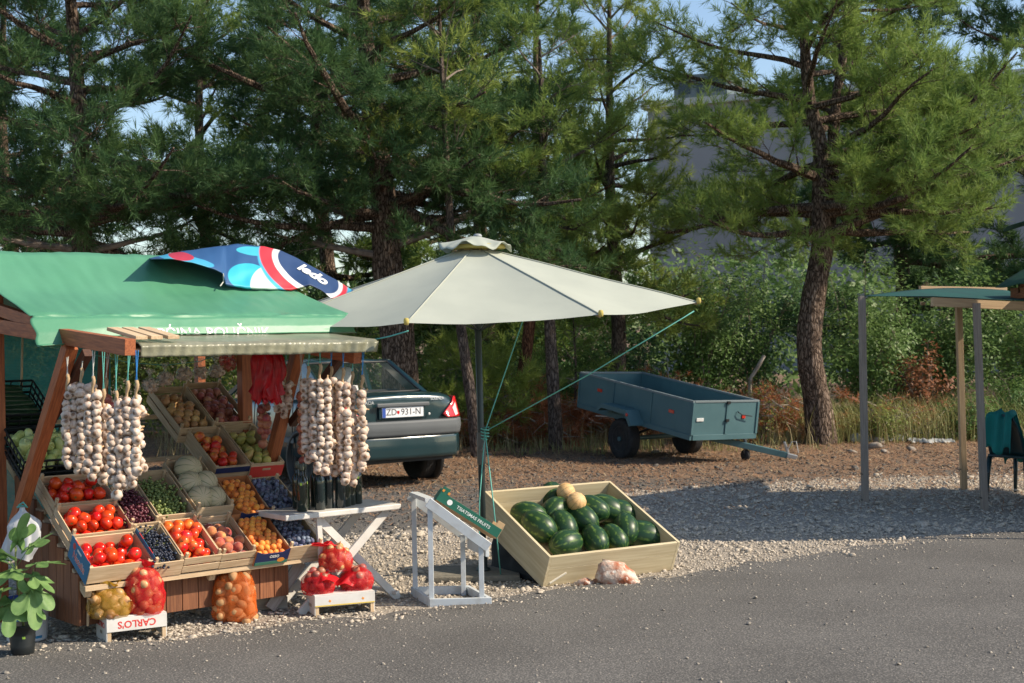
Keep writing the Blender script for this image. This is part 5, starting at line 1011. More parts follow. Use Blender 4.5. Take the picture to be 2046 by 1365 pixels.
for px, py, h, lab, ax in ((1131, 984, .245, 'orange ribbed melon on top of the watermelons', (.9, .2, .5)), (1152, 1003, .25, 'beige ribbed melon on top of the watermelons, in front of the orange one', (.4, -.75, .6))):
    o = obj('melon', ME['cantaloupeo'], None, Matrix.Translation(on_box(px, py, h)) @ Vector(ax).to_track_quat('Z', 'Y').to_matrix().to_4x4() @ Matrix.Scale(.98, 4)); tag(o, lab, 'melon', 'melons on the watermelons')
def rk_build(t, b):
    v, a, z, rn = objvec(t); c = nmix(t, nrange(t, nnoise(t, v, 13, 6), .38, .62), (.38, .12, .055), (.62, .52, .43)); c = nmix(t, nrange(t, nnoise(t, v, 31, 5), .55, .7), c, (.75, .70, .62)); lnk(t, c, b.inputs['Base Color'])
    bp = t.nodes.new('ShaderNodeBump'); bp.inputs['Strength'].default_value = .7; bp.inputs['Distance'].default_value = .012; lnk(t, nnoise(t, v, 40, 6), bp.inputs['Height']); lnk(t, bp.outputs[0], b.inputs['Normal'])
RKM = nodes_mat('red_veined_rock', .85, rk_build)
def rock(px, py, sx, sy, sz, lab, seed):
    V0, F0 = ico_np(3); V = []
    for v in V0:
        q = Vector(v); f = 1+.32*noise.noise(q*1.1+Vector((seed, 0, 0)))+.16*noise.noise(q*2.6+Vector((0, seed, 0)))+.06*noise.noise(q*7)
        c = noise.cell(q*1.3+Vector((seed, 3, 1))); f *= .86+.28*c; V.append((q.x*sx*f, q.y*sy*f, max(q.z*sz*f, -sz*.55)))
    g = G(px, py); o = npmesh('rock', np.array(V)+np.array((g.x, g.y+sy*.5, sz*.5)), F0, RKM, smooth=False); tag(o, lab, 'rock', 'rocks holding the box')
rock(1228, 1172, .17, .10, .125, 'reddish white rock propped against the front of the watermelon box', 2.3); rock(1167, 1172, .085, .05, .035, 'small flat reddish stone left of the bigger rock', 7.1)

# ================================================================ WHITE STAND WITH EMPTY TRAY
sa_ = G(856, 1213); sb_ = G(979, 1210); SX = (sb_-sa_); SW = SX.length; SX.normalize(); SY = Vector((-SX.y, SX.x, 0)); SY = (SY+SX*-.30).normalized(); STM = frame(sa_, SX, SY, Vector((0, 0, 1))); SDp = .40
WPT = mk('worn_white_paint', (.56, .60, .62), .6, c2=(.46, .47, .46), scale=14, ramp=(.5, .8), bump=.2, bscale=50, bdist=.002)
stn = thing('display_stand', 'white painted wooden stand with a sloping top beside the parasol', 'stand', Matrix.Translation(sa_))
def ST(x, y, z): return SX*x+SY*y+Vector((0, 0, z))
zl, zr_ = .66, .40; lw = .042
for y, ex in ((0, 0), (SDp, 0)):
    board('leg', stn, ST(.0+lw/2, y, .0), ST(lw/2, y, zl), lw, .032, WPT, up=SX); board('leg', stn, ST(SW-lw/2-.03, y, .0), ST(SW-lw/2-.03, y, zr_), lw, .032, WPT, up=SX)
    board('base_rail', stn, ST(0, y-.034 if y == 0 else y+.034, .03), ST(SW, y-.034 if y == 0 else y+.034, .03), .022, .055, WPT); board('sloping_rail', stn, ST(.0, y-.03 if y == 0 else y+.03, zl+.01), ST(SW-.01, y-.03 if y == 0 else y+.03, zr_-.025), .022, .062, WPT)
for x in (.012, SW-.012): board('cross_rail', stn, ST(x, -.02, .03), ST(x, SDp+.02, .03), .024, .055, WPT)
board('cross_rail', stn, ST(.02, 0, zl+.02), ST(.02, SDp, zl+.02), .06, .025, WPT); board('cross_rail', stn, ST(SW-.01, 0, zr_-.05), ST(SW-.01, SDp, zr_-.05), .022, .08, WPT)
ex = (ST(SW, 0, zr_)-ST(0, 0, zl)).normalized(); ey = (SY-ex*SY.dot(ex)).normalized(); ez = ex.cross(ey)
GCD = mk('green_card', (.012, .12, .075), .55); BRC = mk('kraft_card', (.50, .34, .18), .8)
tl = .46; TRM = frame(sa_+ST(.055, -.01, zl+.02), ex, ey, ez); tray = thing('fruit_tray', 'empty dark green cardboard fruit tray lying on the white stand', 'tray', TRM)
board('bottom', tray, (0, .18, .006), (tl, .18, .006), .34, .006, BRC)
fw = board('front_wall', tray, (0, 0, .035), (tl, 0, .035), .004, .062, GCD); board('back_wall', tray, (0, .36, .035), (tl, .36, .035), .004, .062, GCD)
for x in (0, tl):
    board('end_wall', tray, (x, .0, .045), (x, .36, .045), .004, .085, GCD if x == 0 else BRC)
    for y in (.03, .33): board('corner_tab', tray, (x+(.05 if x == 0 else -.05), y-.025, .075), (x, y-.025, .075), .006, .06, GCD if x == 0 else BRC)
WP = mk('white_print', (.8, .82, .78), .5); lettering('TSIATSMAS FRUITS', .030, WP, tray, (tl*.57, -.0028, .034), (1, 0, 0), (0, 0, 1), bold=.0002)
mb = MB(); mb.lathe([(.015, -.0006), (.018, -.0006), (.018, .0006), (.015, .0006)], 20, frame(Vector((.085, -.0030, .034)), Vector((1, 0, 0)), Vector((0, 0, 1)), Vector((0, -1, 0)))); o_ = mb.build('round_emblem', WP, tray); lettering('T', .022, WP, tray, (.085, -.0030, .034), (1, 0, 0), (0, 0, 1))
for k in (0, 1):
    mb = MB(); mb.box((.012+.04*k, -.0035, .078), (.014, .001, .016)); mb.build('tab_print', ORG, tray)

# ================================================================ UPTURNED CRATES AND NET BAGS
def upturned(label, pa, pb, dep, h, txt, sidetxt, mat, band=None):
    a = Vector(pa); x = Vector(pb)-a; w_ = x.length; x.normalize(); y = Vector((-x.y, x.x, 0)); M = frame(Vector((a.x, a.y, 0)), x, y, Vector((0, 0, 1))); r = thing('upturned_crate', label, 'crate', M, 'upturned crates'); s = h*.5
    board('top', r, (0, dep/2, h-.004), (w_, dep/2, h-.004), dep-.006, .007, mat)
    f = board('front_board', r, (0, -.004, h-s/2-.006), (w_, -.004, h-s/2-.006), .006, s, mat); board('back_board', r, (0, dep, h-s/2), (w_, dep, h-s/2), .006, s, CRW)
    for xx in (.003, w_-.003): board('side_board', r, (xx, .0, h*.53), (xx, dep, h*.53), .006, h*.92, mat)
    for xx in (.016, w_-.016):
        for yy in (.012, dep-.012): board('corner_post', r, (xx, yy, 0), (xx, yy, h-.01), .026, .022, CRW, up=(1, 0, 0))
    if txt:
        rp = mk('red_print', (.62, .05, .04), .6)
        lettering(txt, s*.72, rp, r, (w_*.5, -.0076, h-s/2-.006), (-1, 0, 0), (0, 0, -1), bold=.0012); lettering(txt, s*.55, rp, r, (-.0006, dep*.5, h*.68), (0, 1, 0), (0, 0, -1), bold=.001)
        mb = MB(); mb.box((-.0008, dep*.5, h*.38), (.001, .05, .018)); mb.build('hand_hole', mk('hole_shadow', (.30, .26, .2), .8), r)
    if band:
        mb = MB(); mb.box((w_/2, -.0078, h-s+.0), (w_*.99, .001, .007)); mb.build('yellow_band', band, r); mb = MB(); mb.box((-.001, dep*.5, h*.45), (.001, dep*.3, .02)); mb.build('hand_hole', mk('hole_shadow', (.30, .26, .2), .8), r)
        for q in (.25, .8):
            mb = MB(); mb.box((w_*q, -.0078, h-s*.6), (.014, .001, .012), Matrix.Rotation(.6, 3, 'Y')); mb.build('gold_mark', ORG, r)
    return M, w_
WBX = mk('white_crate_board', (.70, .69, .66), .7, c2=(.6, .58, .54), scale=8)
cM, cw = upturned("upturned white crate with red upside down lettering, holding yellow and red sacks", G(213, 1290), G(213, 1290)+Vector((.30, .17, 0)), .24, .155, "CARLO'S", True, WBX)
oM, ow = upturned('upturned white crate with a yellow band, under the red onion sacks', G(629, 1234), G(749, 1223), .22, .135, None, False, WBX, mk('yellow_print', (.65, .48, .08), .6))
def net_shell(name, c, a):
    m = bpy.data.materials.new(name); m.use_nodes = True; t = m.node_tree; b = t.nodes['Principled BSDF']; b.inputs['Base Color'].default_value = (*c, 1); b.inputs['Roughness'].default_value = .45; out = t.nodes['Material Output']
    tc = t.nodes.new('ShaderNodeTexCoord'); w1 = t.nodes.new('ShaderNodeTexWave'); w1.inputs['Scale'].default_value = 75; w1.inputs['Distortion'].default_value = 1.5; w1.bands_direction = 'DIAGONAL'; lnk(t, tc.outputs['Object'], w1.inputs['Vector']); n = nnoise(t, tc.outputs['Object'], 14)
    f = nmath(t, 'ADD', nrange(t, w1.outputs['Fac'], .35, .8, a*.35, a*1.5), nmath(t, 'MULTIPLY', nmath(t, 'SUBTRACT', n, .5), .5)); tr = t.nodes.new('ShaderNodeBsdfTransparent'); tl_ = t.nodes.new('ShaderNodeBsdfTranslucent'); tl_.inputs[0].default_value = (*c, 1); m1 = t.nodes.new('ShaderNodeMixShader'); m1.inputs[0].default_value = .45; lnk(t, b.outputs[0], m1.inputs[1]); lnk(t, tl_.outputs[0], m1.inputs[2])
    cl = t.nodes.new('ShaderNodeClamp'); lnk(t, f, cl.inputs[0]); ms = t.nodes.new('ShaderNodeMixShader'); lnk(t, cl.outputs[0], ms.inputs[0]); lnk(t, tr.outputs[0], ms.inputs[1]); lnk(t, m1.outputs[0], ms.inputs[2]); lnk(t, ms.outputs[0], out.inputs[0]); return m
NRED = net_shell('red_mesh_net', (.82, .02, .03), .62); NYEL = net_shell('yellow_mesh_net', (.62, .38, .05), .55); NORG = net_shell('orange_mesh_net', (.88, .20, .03), .55)
NREDS = mk('red_mesh_gather', (.78, .02, .03), .5, translucent=.4); NYELS = mk('yellow_mesh_gather', (.62, .38, .05), .5, translucent=.4); NORGS = mk('orange_mesh_gather', (.85, .20, .03), .5, translucent=.4)
def sack(label, base, rx, ry, h, key, r, n, net, gath, tail, group, box=False, cat='sack', item='onion'):
    root = thing('net_sack', label, cat, base, group); pos = []
    def inside(q):
        z = q.z/h
        if z < .02 or z > 1: return False
        k = (1-.35*z**3) if box else math.sqrt(max(0, 1-((z-.38)/.64)**2)); e = 4 if box else 2
        return abs(q.x/(rx*k))**e+abs(q.y/(ry*k))**e < 1
    for i in range(6000):
        q = Vector((random.uniform(-rx, rx), random.uniform(-ry, ry), random.uniform(0, h)))
        if inside(q) and all((q-p).length > r*1.72 for p in pos): pos.append(q)
        if len(pos) >= n: break
    for p in pos: obj(item, ME[key], root, Matrix.Translation(p) @ rnd_rot() @ Matrix.Scale(r/(.028 if key == 'potato' else .032)*random.uniform(.88, 1.1), 4))
    mb = MB(); k = 16; prof = []
    for i in range(k+1):
        z = i/k; kk = ((.55+.45*min(1, z*7))*(1-.35*z**3)*(1-sst(.9, 1, z)*.45)) if box else math.sqrt(max(.001, 1-((z*.98-.36)/.66)**2)); prof.append((kk, z*h*1.06-.01))
    sv = MB()
    def sh(s, t):
        a = s*2*math.pi; f = t*k; i = min(int(f), k-1); kk = prof[i][0]+(prof[i+1][0]-prof[i][0])*(f-i); zz = prof[i][1]+(prof[i+1][1]-prof[i][1])*(f-i); ex_ = 1.0
        if box: c = abs(math.cos(a))**4+abs(math.sin(a))**4; ex_ = c**-.25
        p = Vector((math.cos(a)*(rx+r*.75)*kk*ex_, math.sin(a)*(ry+r*.75)*kk*ex_, zz)); bmp = 1+.10*noise.noise((p*(.75/r)))+.03*math.sin(14*a); return Vector((p.x*bmp, p.y*bmp, p.z))
    sv.sheet(sh, 44, 22); sv.build('net', net, root, smooth=True)
    if tail:
        g = MB(); tv = Vector(tail)
        def tf(s, t):
            a = s*2*math.pi; rr = (.028+.035*t+.012*math.sin(5*a+6*t))*(1-.5*math.exp(-(t-.12)**2/.006)); q = Vector((0, 0, h*1.0))+tv*t; return q+Vector((rr*math.cos(a), rr*math.sin(a)*.7, .012*math.sin(3*a)*t))
        g.sheet(tf, 24, 8); g.build('gathered_neck', gath, root, smooth=True)
ONR = ME['onionr']
sack('yellow net sack of onions on the lettered crate', cM @ Vector((.04, .085, .155)), .105, .085, .155, 'onion', .029, 26, NYEL, NYELS, (-.0, 0, .035), 'net sacks by the road')
sack('tall red net sack of onions on the lettered crate, beside a yellow sack', cM @ Vector((.235, .075, .155)), .098, .085, .255, 'onion', .030, 44, NRED, NREDS, (.015, 0, .04), 'net sacks by the road')
sack('orange net sack of potatoes standing on the ground before the stall', G(464, 1246)+Vector((0, .08, .0)), .108, .085, .30, 'potato', .028, 60, NORG, NORGS, (-.05, 0, .03), 'net sacks by the road', box=True, item='potato')
for (x, y, z, tx_, lab) in ((.05, .11, .135, (.07, -.05, -.06), 'left red net sack of onions on the yellow banded crate'), (.30, .12, .135, (-.06, -.07, -.10), 'right red net sack of onions on the yellow banded crate'), (.17, .13, .27, (-.10, 0, .02), 'red net sack of onions lying on top of two others')):
    sack(lab, oM @ Vector((x, y, z)), .088, .075, .14, 'onionr' if z < .2 else 'onion', .026, 26, NRED, NREDS, tx_, 'net sacks by the road')
# slatted crate standing under the display and a kraft box
p_ = G(580, 1217); q_ = G(505, 1222); x_ = (p_-q_).normalized(); M = frame(Vector((q_.x, q_.y, .0)), x_, Vector((-x_.y, x_.x, 0)), Vector((0, 0, 1))); crate('storage_crate', 'empty slatted crate standing on the ground under the display', M, .22, .30, .17, 'slat', mk('weathered_slat', (.42, .38, .31), .8, c2=(.33, .29, .23), scale=9, stretch=(.8, 9, 9)), lip=.02)
# ================================================================ BUCKET, POT WITH FIG, WHITE BAG
BK = Vector((-2.84, 8.24, 0)); bkt = thing('paint_bucket', 'white plastic bucket with a blue lid and blue label behind the potted fig', 'bucket', BK); WB = mk('white_bucket', (.68, .70, .72), .4); BLB = mk('blue_label', (.03, .22, .42), .5); LID = mk('blue_lid', (.03, .06, .22), .4)
hb = .235
mb = MB(); mb.lathe([(.001, 0), (.105, 0), (.112, .01), (.125, hb*.9), (.131, hb*.9), (.131, hb*.97)], 28); mb.build('pail', WB, bkt, smooth=True); mb = MB(); mb.lathe([(.134, hb*.93), (.136, hb*.97), (.134, hb*1.03), (.122, hb*1.035), (.12, hb*1.0), (.001, hb*1.0)], 28); mb.build('lid', LID, bkt, smooth=True)
ac = math.atan2(-BK.y, -BK.x)
def bl(z0, z1, a0, a1, mat, nm, k=.0012):
    mb = MB(); mb.sheet(lambda s, t: ((.112+.013*((z0+(z1-z0)*t)-.01)/(hb*.9)+k)*math.cos(ac+a0+(a1-a0)*s), (.112+.013*((z0+(z1-z0)*t)-.01)/(hb*.9)+k)*math.sin(ac+a0+(a1-a0)*s), z0+(z1-z0)*t), 16, 2); mb.build(nm, mat, bkt, smooth=True)
bl(.02, .19, -.75, -.25, BLB, 'label'); bl(.085, .19, -.25, .45, BLB, 'label'); bl(.02, .035, .3, .8, BLB, 'label_splash')
def wrap_text(s, size, a0, z0, mat):
    me = text_mesh(s, size, mat, bold=size*.02)
    for v in me.vertices:
        a = ac+a0+v.co.x/.122; z = z0+v.co.y; r = .112+.013*(z-.01)/(hb*.9)+.0022; v.co = (r*math.cos(a), r*math.sin(a), z)
    obj('lettering', me, bkt)
wrap_text('Ke', .075, .02, .155, WP); wrap_text('100', .034, .05, .048, mk('dark_print', (.03, .04, .05), .6))
PT = Vector((G(38, 1318).x, G(38, 1318).y+.06, .018)); fig = thing('potted_fig', 'young fig plant in a black plastic pot at the left edge', 'plant', PT)
mb = MB(); mb.lathe([(.001, 0), (.058, 0), (.062, .01), (.066, .05), (.0645, .055), (.07, .10), (.0685, .105), (.074, .15), (.078, .152), (.078, .165), (.07, .165), (.068, .14), (.001, .14)], 24); mb.build('pot', mk('black_pot', (.014, .017, .018), .35), fig, smooth=True)
mb = MB(); mb.box((0.03, -.068, .10), (.016, .002, .012)); mb.build('price_sticker', STK, fig)
FIGL = mk('fig_leaf', (.14, .27, .08), .5, c2=(.22, .36, .12), scale=20, translucent=.3, bump=.3, bscale=30, bdist=.004); stem_pts = [(.01, 0, .13), (.0, -.01, .25), (-.02, .0, .38), (-.03, 0, .5), (-.03, 0, .60)]
mb = MB(); mb.tube(stem_pts, [.008, .0075, .007, .006, .004], 6); mb.tube([(.01, 0, .2), (.03, .0, .34), (.07, 0, .47)], [.006, .005, .003], 5); mb.build('stem', M_STEM, fig, smooth=True)
def fig_leaf(c, d, up, size):
    d = Vector(d).normalized(); s = d.cross(Vector(up)).normalized(); n = s.cross(d); pts = []; N_ = 56
    for i in range(N_):
        a = -math.pi+2*math.pi*i/N_; lob = .24+.68*abs(math.cos(2.5*a))**.7+.16*math.cos(a); lob *= (.35 if abs(a) > 2.7 else 1); pts.append((math.cos(a)*lob+.35, math.sin(a)*lob*.8))
    mb = MB(); vs = [Vector(c)]+[Vector(c)+d*(x*size)+s*(y*size)+n*(-.25*size*(x*x*.5+y*y)+.05*size*math.sin(9*y)) for x, y in pts]; vs2 = [Vector(c)+(v-Vector(c))*.55+n*.02*size for v in vs[1:]]; k = len(pts)
    mb.add([vs[0]]+vs2+vs[1:], [(0, 1+i, 1+(i+1) % k) for i in range(k)]+[(1+i, 1+k+i, 1+k+(i+1) % k, 1+(i+1) % k) for i in range(k)]); mb.tube([Vector(c)-d*size*.6-Vector((0, 0, size*.3)), Vector(c)], .0025, 4); mb.build('leaf', FIGL, fig, smooth=True)
for c, d, s in (((.09, -.03, .50), (.9, -.2, .15), .105), ((.08, -.05, .44), (.8, -.4, -.35), .10), ((.085, -.08, .38), (.25, -.35, -1.0), .135), ((-.02, -.06, .47), (-.2, -.9, -.1), .12), ((-.09, -.02, .52), (-.9, -.2, .3), .12), ((-.02, 0, .60), (.2, -.1, .9), .11), ((.03, .03, .57), (.6, .5, .6), .10), ((-.08, -.06, .37), (-.7, -.6, -.3), .125), ((-.03, -.07, .30), (.1, -.7, -.7), .12), ((.06, -.04, .30), (.7, -.4, -.5), .085), ((-.1, 0, .44), (-1, .2, 0), .12), ((-.05, -.08, .55), (-.3, -.6, .5), .11), ((-.1, -.05, .29), (-.6, -.5, -.6), .11)): fig_leaf(c, d, (0, 0, 1), s*1.2)
WBG = mk('white_thin_plastic', (.72, .74, .76), .4, translucent=.35)
wbag = thing('white_bag', 'knotted white plastic bag hanging at the left end of the stall', 'plastic bag', P(45, 1062, 8.25)); mb = MB()
def wbf(s, t):
    a = s*2*math.pi; z = .14-.30*t; r = .012+.075*sst(.02, .35, t)*(1-.25*sst(.75, 1, t)); f = 1+.16*math.sin(3*a+4*t)+.12*math.sin(7*a-t*5)+.10*math.sin(13*a+2*t); return Vector((r*f*math.cos(a)+.02*t*math.sin(5*t), r*f*.7*math.sin(a), z+.012*math.sin(3*a)*t))
mb.sheet(wbf, 40, 18); mb.build('film', WBG, wbag, smooth=True); mb = MB(); mb.tube([(-.03, 0, .14), (0, 0, .15), (.03, 0, .14), (.01, -.01, .17), (-.02, 0, .15)], .006, 5); mb.build('tie', CORDT, wbag, smooth=True)
# ================================================================ WHEELS
TYRE = mk('tyre_rubber', (.018, .019, .020), .85, c2=(.035, .034, .032), scale=20); RIMB = mk('dark_steel_rim', (.045, .05, .052), .5, metal=.4); RIMS = mk('grey_rim', (.30, .31, .32), .4, metal=.6); BOLT = mk('bright_bolt', (.55, .50, .42), .35, metal=.8)
def wheel(parent, M, r, wd, rim_mat, bolts=True):
    mb = MB(); prof = [(r*.60, -wd*.42), (r*.66, -wd*.5), (r*.90, -wd*.52), (r*.975, -wd*.42), (r, -wd*.25), (r, wd*.25), (r*.975, wd*.42), (r*.90, wd*.52), (r*.66, wd*.5), (r*.60, wd*.42)]; mb.lathe(prof, 40); w_ = mb.build('wheel', TYRE, parent, smooth=True, M=M)
    for z in (-.3, -.1, .1, .3):
        g = MB(); n = 48
        for k in range(n):
            if k % 2: continue
            a0, a1 = 2*math.pi*(k+z)/n, 2*math.pi*(k+1.2+z)/n; g.add([((r+.003)*math.cos(a), (r+.003)*math.sin(a), wd*(z+q)) for a, q in ((a0, -.08), (a1, -.02), (a1, .08), (a0, .02))], [(0, 1, 2, 3)])
        g.build('tread', mk('tread_rubber', (.03, .03, .031), .9), w_)
    mb = MB(); mb.lathe([(.001, wd*.22), (r*.22, wd*.24), (r*.26, wd*.30), (r*.48, wd*.16), (r*.58, wd*.34), (r*.62, wd*.44), (r*.60, wd*.46), (r*.56, wd*.2), (r*.5, -wd*.3), (.001, -wd*.3)], 28); mb.build('rim', rim_mat, w_, smooth=True)
    if bolts:
        for k in range(4):
            a = k*1.571+.5; b = MB(); b.lathe([(.012, 0), (.012, .014), (.006, .018)], 6, Matrix.Translation((r*.36*math.cos(a), r*.36*math.sin(a), wd*.24))); b.build('wheel_bolt', BOLT, w_)
    return w_
def axle_frame(c, axis, fwd):
    z = Vector(axis).normalized(); x = Vector(fwd).normalized(); y = z.cross(x); return frame(Vector(c), x, y, z)

# ================================================================ CAR
CA = R_(35); CF = Vector((-math.sin(CA), math.cos(CA), 0)); CR = Vector((math.cos(CA), math.sin(CA), 0)); CS = 1.05
wc = G(838, 957); co = Vector((wc.x, wc.y, 0))-CR*.70*CS-CF*.80*CS; CM = frame(co, CR, CF, Vector((0, 0, 1))) @ Matrix.Scale(CS, 4)
car = thing('parked_car', 'dark green saloon car parked behind the stall, seen from the rear', 'car', CM)
PNT = mk('dark_green_paint', (.009, .034, .040), .28, c2=(.008, .029, .034), scale=2, spec=.6, coat=.8); BMP = mk('grey_bumper_plastic', (.10, .11, .115), .6); TRIM = mk('black_trim', (.012, .013, .014), .5); REDL = mk('red_tail_lens', (.55, .012, .014), .15, coat=.5, spec=.7); CLRL = mk('clear_lens', (.65, .62, .58), .15, coat=.5)
GLW = mk('car_window_glass', (.035, .06, .06), .04, alpha=.22, spec=.6)
st = [ # y, half width, bottom, belt, deck, deck half width
 (.00, .60, .46, .88, .985, .50), (.03, .715, .42, .92, 1.012, .60), (.10, .775, .36, .95, 1.025, .66), (.25, .80, .28, .96, 1.035, .69), (.45, .812, .24, .96, 1.035, .70), (.75, .815, .20, .955, 1.02, .70), (1.4, .818, .20, .95, .96, .72), (2.4, .818, .20, .94, .95, .72), (3.05, .812, .20, .92, .95, .70), (3.5, .80, .24, .85, .90, .66), (3.9, .75, .30, .76, .82, .58), (4.08, .60, .40, .66, .72, .45)]
rows = []
for (y, hw, zb, bl_, dk, dw) in st:
    half = [(0, zb), (hw*.80, zb), (hw*.97, zb+.08), (hw, zb+(bl_-zb)*.45), (hw*.985, zb+(bl_-zb)*.75), (hw*.955, bl_), (dw, dk-.012), (dw*.6, dk+.004), (0, dk+.012)]
    rows.append([(-x, y, z) for x, z in half[::-1]]+[(x, y, z) for x, z in half[1:]])
mb = MB(); k = len(rows[0]); vs = [p for r in rows for p in r]; fs = [(i*k+j, i*k+(j+1) % k, (i+1)*k+(j+1) % k, (i+1)*k+j) for i in range(len(rows)-1) for j in range(k)]; fs += [tuple(range(k-1, -1, -1)), tuple((len(rows)-1)*k+j for j in range(k))]; mb.add(vs, fs)
body = mb.build('body', PNT, car, smooth=True); md = body.modifiers.new('s', 'SUBSURF'); md.levels = 2; md.render_levels = 2
# greenhouse: roof, pillars, glass
roof_pts = [(.62, .62, 1.03), (1.22, .545, 1.372), (1.35, .54, 1.392), (1.75, .545, 1.405), (2.2, .54, 1.39), (2.35, .535, 1.365), (3.02, .66, .955)]
mb = MB(); mb.sheet(lambda s, t: (lambda q: (q[1]*(2*t-1), q[0], q[2]-.02*(2*t-1)**4+.0*t))([roof_pts[1], roof_pts[2], roof_pts[3], roof_pts[4], roof_pts[5]][round(s*4)]), 4, 12); o = mb.build('roof', PNT, car, smooth=True, solid=.02)
for s in (-1, 1):
    mb = MB(); mb.hexa([(s*.66, .50, 1.02), (s*.66, .86, 1.0), (s*.62, .86, 1.0), (s*.60, .55, 1.03)], [(s*.555, 1.16, 1.385), (s*.555, 1.48, 1.385), (s*.53, 1.48, 1.385), (s*.52, 1.20, 1.38)]); mb.build('rear_pillar', PNT, car, bev=.01)
    mb = MB(); mb.bar((s*.70, 3.03, .95), (s*.53, 2.33, 1.375), .04, .05); mb.bar((s*.72, 1.95, .95), (s*.55, 1.85, 1.39), .02, .08); mb.bar((s*.55, 1.2, 1.38), (s*.55, 2.35, 1.37), .03, .03); mb.build('pillar', PNT, car)
    mb = MB(); mb.add([(s*.715, .95, .97), (s*.725, 1.9, .955), (s*.55, 1.83, 1.375), (s*.55, 1.42, 1.375)], [(0, 1, 2, 3)]); mb.add([(s*.725, 1.99, .955), (s*.70, 2.9, .96), (s*.545, 2.3, 1.365), (s*.55, 1.9, 1.375)], [(0, 1, 2, 3)]); mb.build('side_window', GLW, car)
    for (y0, y1) in ((.98, 1.94), (1.97, 2.95)):
        mb = MB(); mb.tube([(s*.822, y0, .30), (s*.826, y0+.0, .70), (s*.800, y0+.02, .93)], .006, 4); mb.build('door_gap', TRIM, car); mb = MB(); mb.box((s*.828, y1-.2, .80), (.02, .16, .03)); mb.build('door_handle', TRIM, car, bev=.005)
    mb = MB(); mb.box((s*.824, 2.0, .52), (.014, 2.1, .06)); mb.build('side_moulding', BMP, car, bev=.004)
def rw(s, t): x = (.60-.075*t)*(2*s-1); return (x, .60+.60*t+.05*(1-(2*s-1)**2)*-.8, 1.035+.33*t)
mb = MB(); mb.sheet(rw, 12, 6); rwin = mb.build('rear_window', GLW, car, smooth=True)
mb = MB(); ring = [rw(s/12, 0) for s in range(13)]+[rw(1, t/4) for t in range(1, 5)]+[rw(1-s/12, 1) for s in range(1, 13)]+[rw(0, 1-t/4) for t in range(1, 5)]; mb.tube(ring, .014, 6); mb.build('window_seal', TRIM, rwin, smooth=True)
mb = MB(); mb.add([(-.66, 3.0, .97), (.66, 3.0, .97), (.52, 2.37, 1.36), (-.52, 2.37, 1.36)], [(0, 1, 2, 3)]); mb.build('windscreen', GLW, car)
mb = MB(); mb.box((0, .75, 1.0), (1.2, .3, .02)); mb.build('parcel_shelf', TRIM, car)
SEATW = mk('pale_seat_cover', (.80, .80, .78), .8); mb = MB(); mb.box((0, 1.1, .75), (1.2, .12, .6), Matrix.Rotation(.25, 3, 'X')); mb.build('rear_seat', mk('dark_seat', (.05, .055, .06), .9), car, bev=.03)
for x in (-.34, .34):
    mb = MB(); mb.lathe([(.05, .0), (.12, .02), (.14, .12), (.13, .2), (.08, .23), (.01, .235)], 16, Matrix.Translation((x, 1.95, 1.07)) @ Matrix.Diagonal((1, .5, 1, 1))); mb.lathe([(.22, -.5), (.24, -.2), (.2, .0), (.02, .02)], 14, Matrix.Translation((x, 1.95, 1.07)) @ Matrix.Diagonal((1, .35, 1, 1))); mb.build('front_seat', SEATW, car, smooth=True)
# rear bumper wraps the corners
def bump_path(inset=0.0): return [(-.825, .62), (-.825, .30), (-.80, .10), (-.70, -.01), (-.45, -.06), (0, -.08), (.45, -.06), (.70, -.01), (.80, .10), (.825, .30), (.825, .62)]
def bumper(z0, z1, off, mat, nm):
    mb = MB(); bp = bump_path(); n = len(bp)-1
    def f(s, t):
        q = s*n; i = min(int(q), n-1); g = q-i; x = bp[i][0]+(bp[i+1][0]-bp[i][0])*g; y = bp[i][1]+(bp[i+1][1]-bp[i][1])*g; tt = t*4; pr = [(-.05, z1), (off, z1), (off+.008, (z0+z1)/2), (off*.6, z0), (-.06, z0+.0)]; j = min(int(tt), 3); h = tt-j; o_ = pr[j][0]+(pr[j+1][0]-pr[j][0])*h; z = pr[j][1]+(pr[j+1][1]-pr[j][1])*h; r = math.hypot(x*.6, (y-.9)); return (x+x*.6/r*o_*1.2, y+(y-.9)/r*o_, z)
    mb.sheet(f, 60, 12); return mb.build(nm, mat, car, smooth=True)
bumper(.33, .58, .0, PNT, 'bumper_skirt'); bumper(.575, .74, .022, BMP, 'bumper')
mb = MB(); mb.box((0, .25, .34), (1.3, .5, .10)); mb.build('underbody', TRIM, car)
mb = MB(); mb.box((0, -.018, .845), (.58, .02, .17)); pr = mb.build('plate_recess', mk('recess_paint', (.008, .03, .036), .4), car, bev=.01)
PLW = mk('plate_white', (.72, .73, .74), .4); mb = MB(); mb.box((0, -.034, .835), (.52, .012, .112)); plate = mb.build('number_plate', PLW, car, bev=.004)
mb = MB(); mb.box((-.236, -.0412, .835), (.04, .002, .104)); mb.build('blue_band', mk('plate_blue', (.03, .08, .35), .5), plate); BLK = mk('plate_black', (.02, .02, .025), .5)
lettering('ZD', .098, BLK, plate, (-.145, -.0412, .835), (1, 0, 0), (0, 0, 1)); lettering('931-N', .098, BLK, plate, (.10, -.0412, .835), (1, 0, 0), (0, 0, 1))
mb = MB(); mb.add([(-.075, -.0413, .85), (-.045, -.0413, .85), (-.045, -.0413, .825), (-.06, -.0413, .812), (-.075, -.0413, .825)], [(0, 1, 2, 3, 4)]); mb.build('shield_emblem', REDL, plate)
mb = MB(); mb.box((0, -.045, .915), (.66, .03, .045)); mb.build('boot_handle', BMP, car, bev=.012)
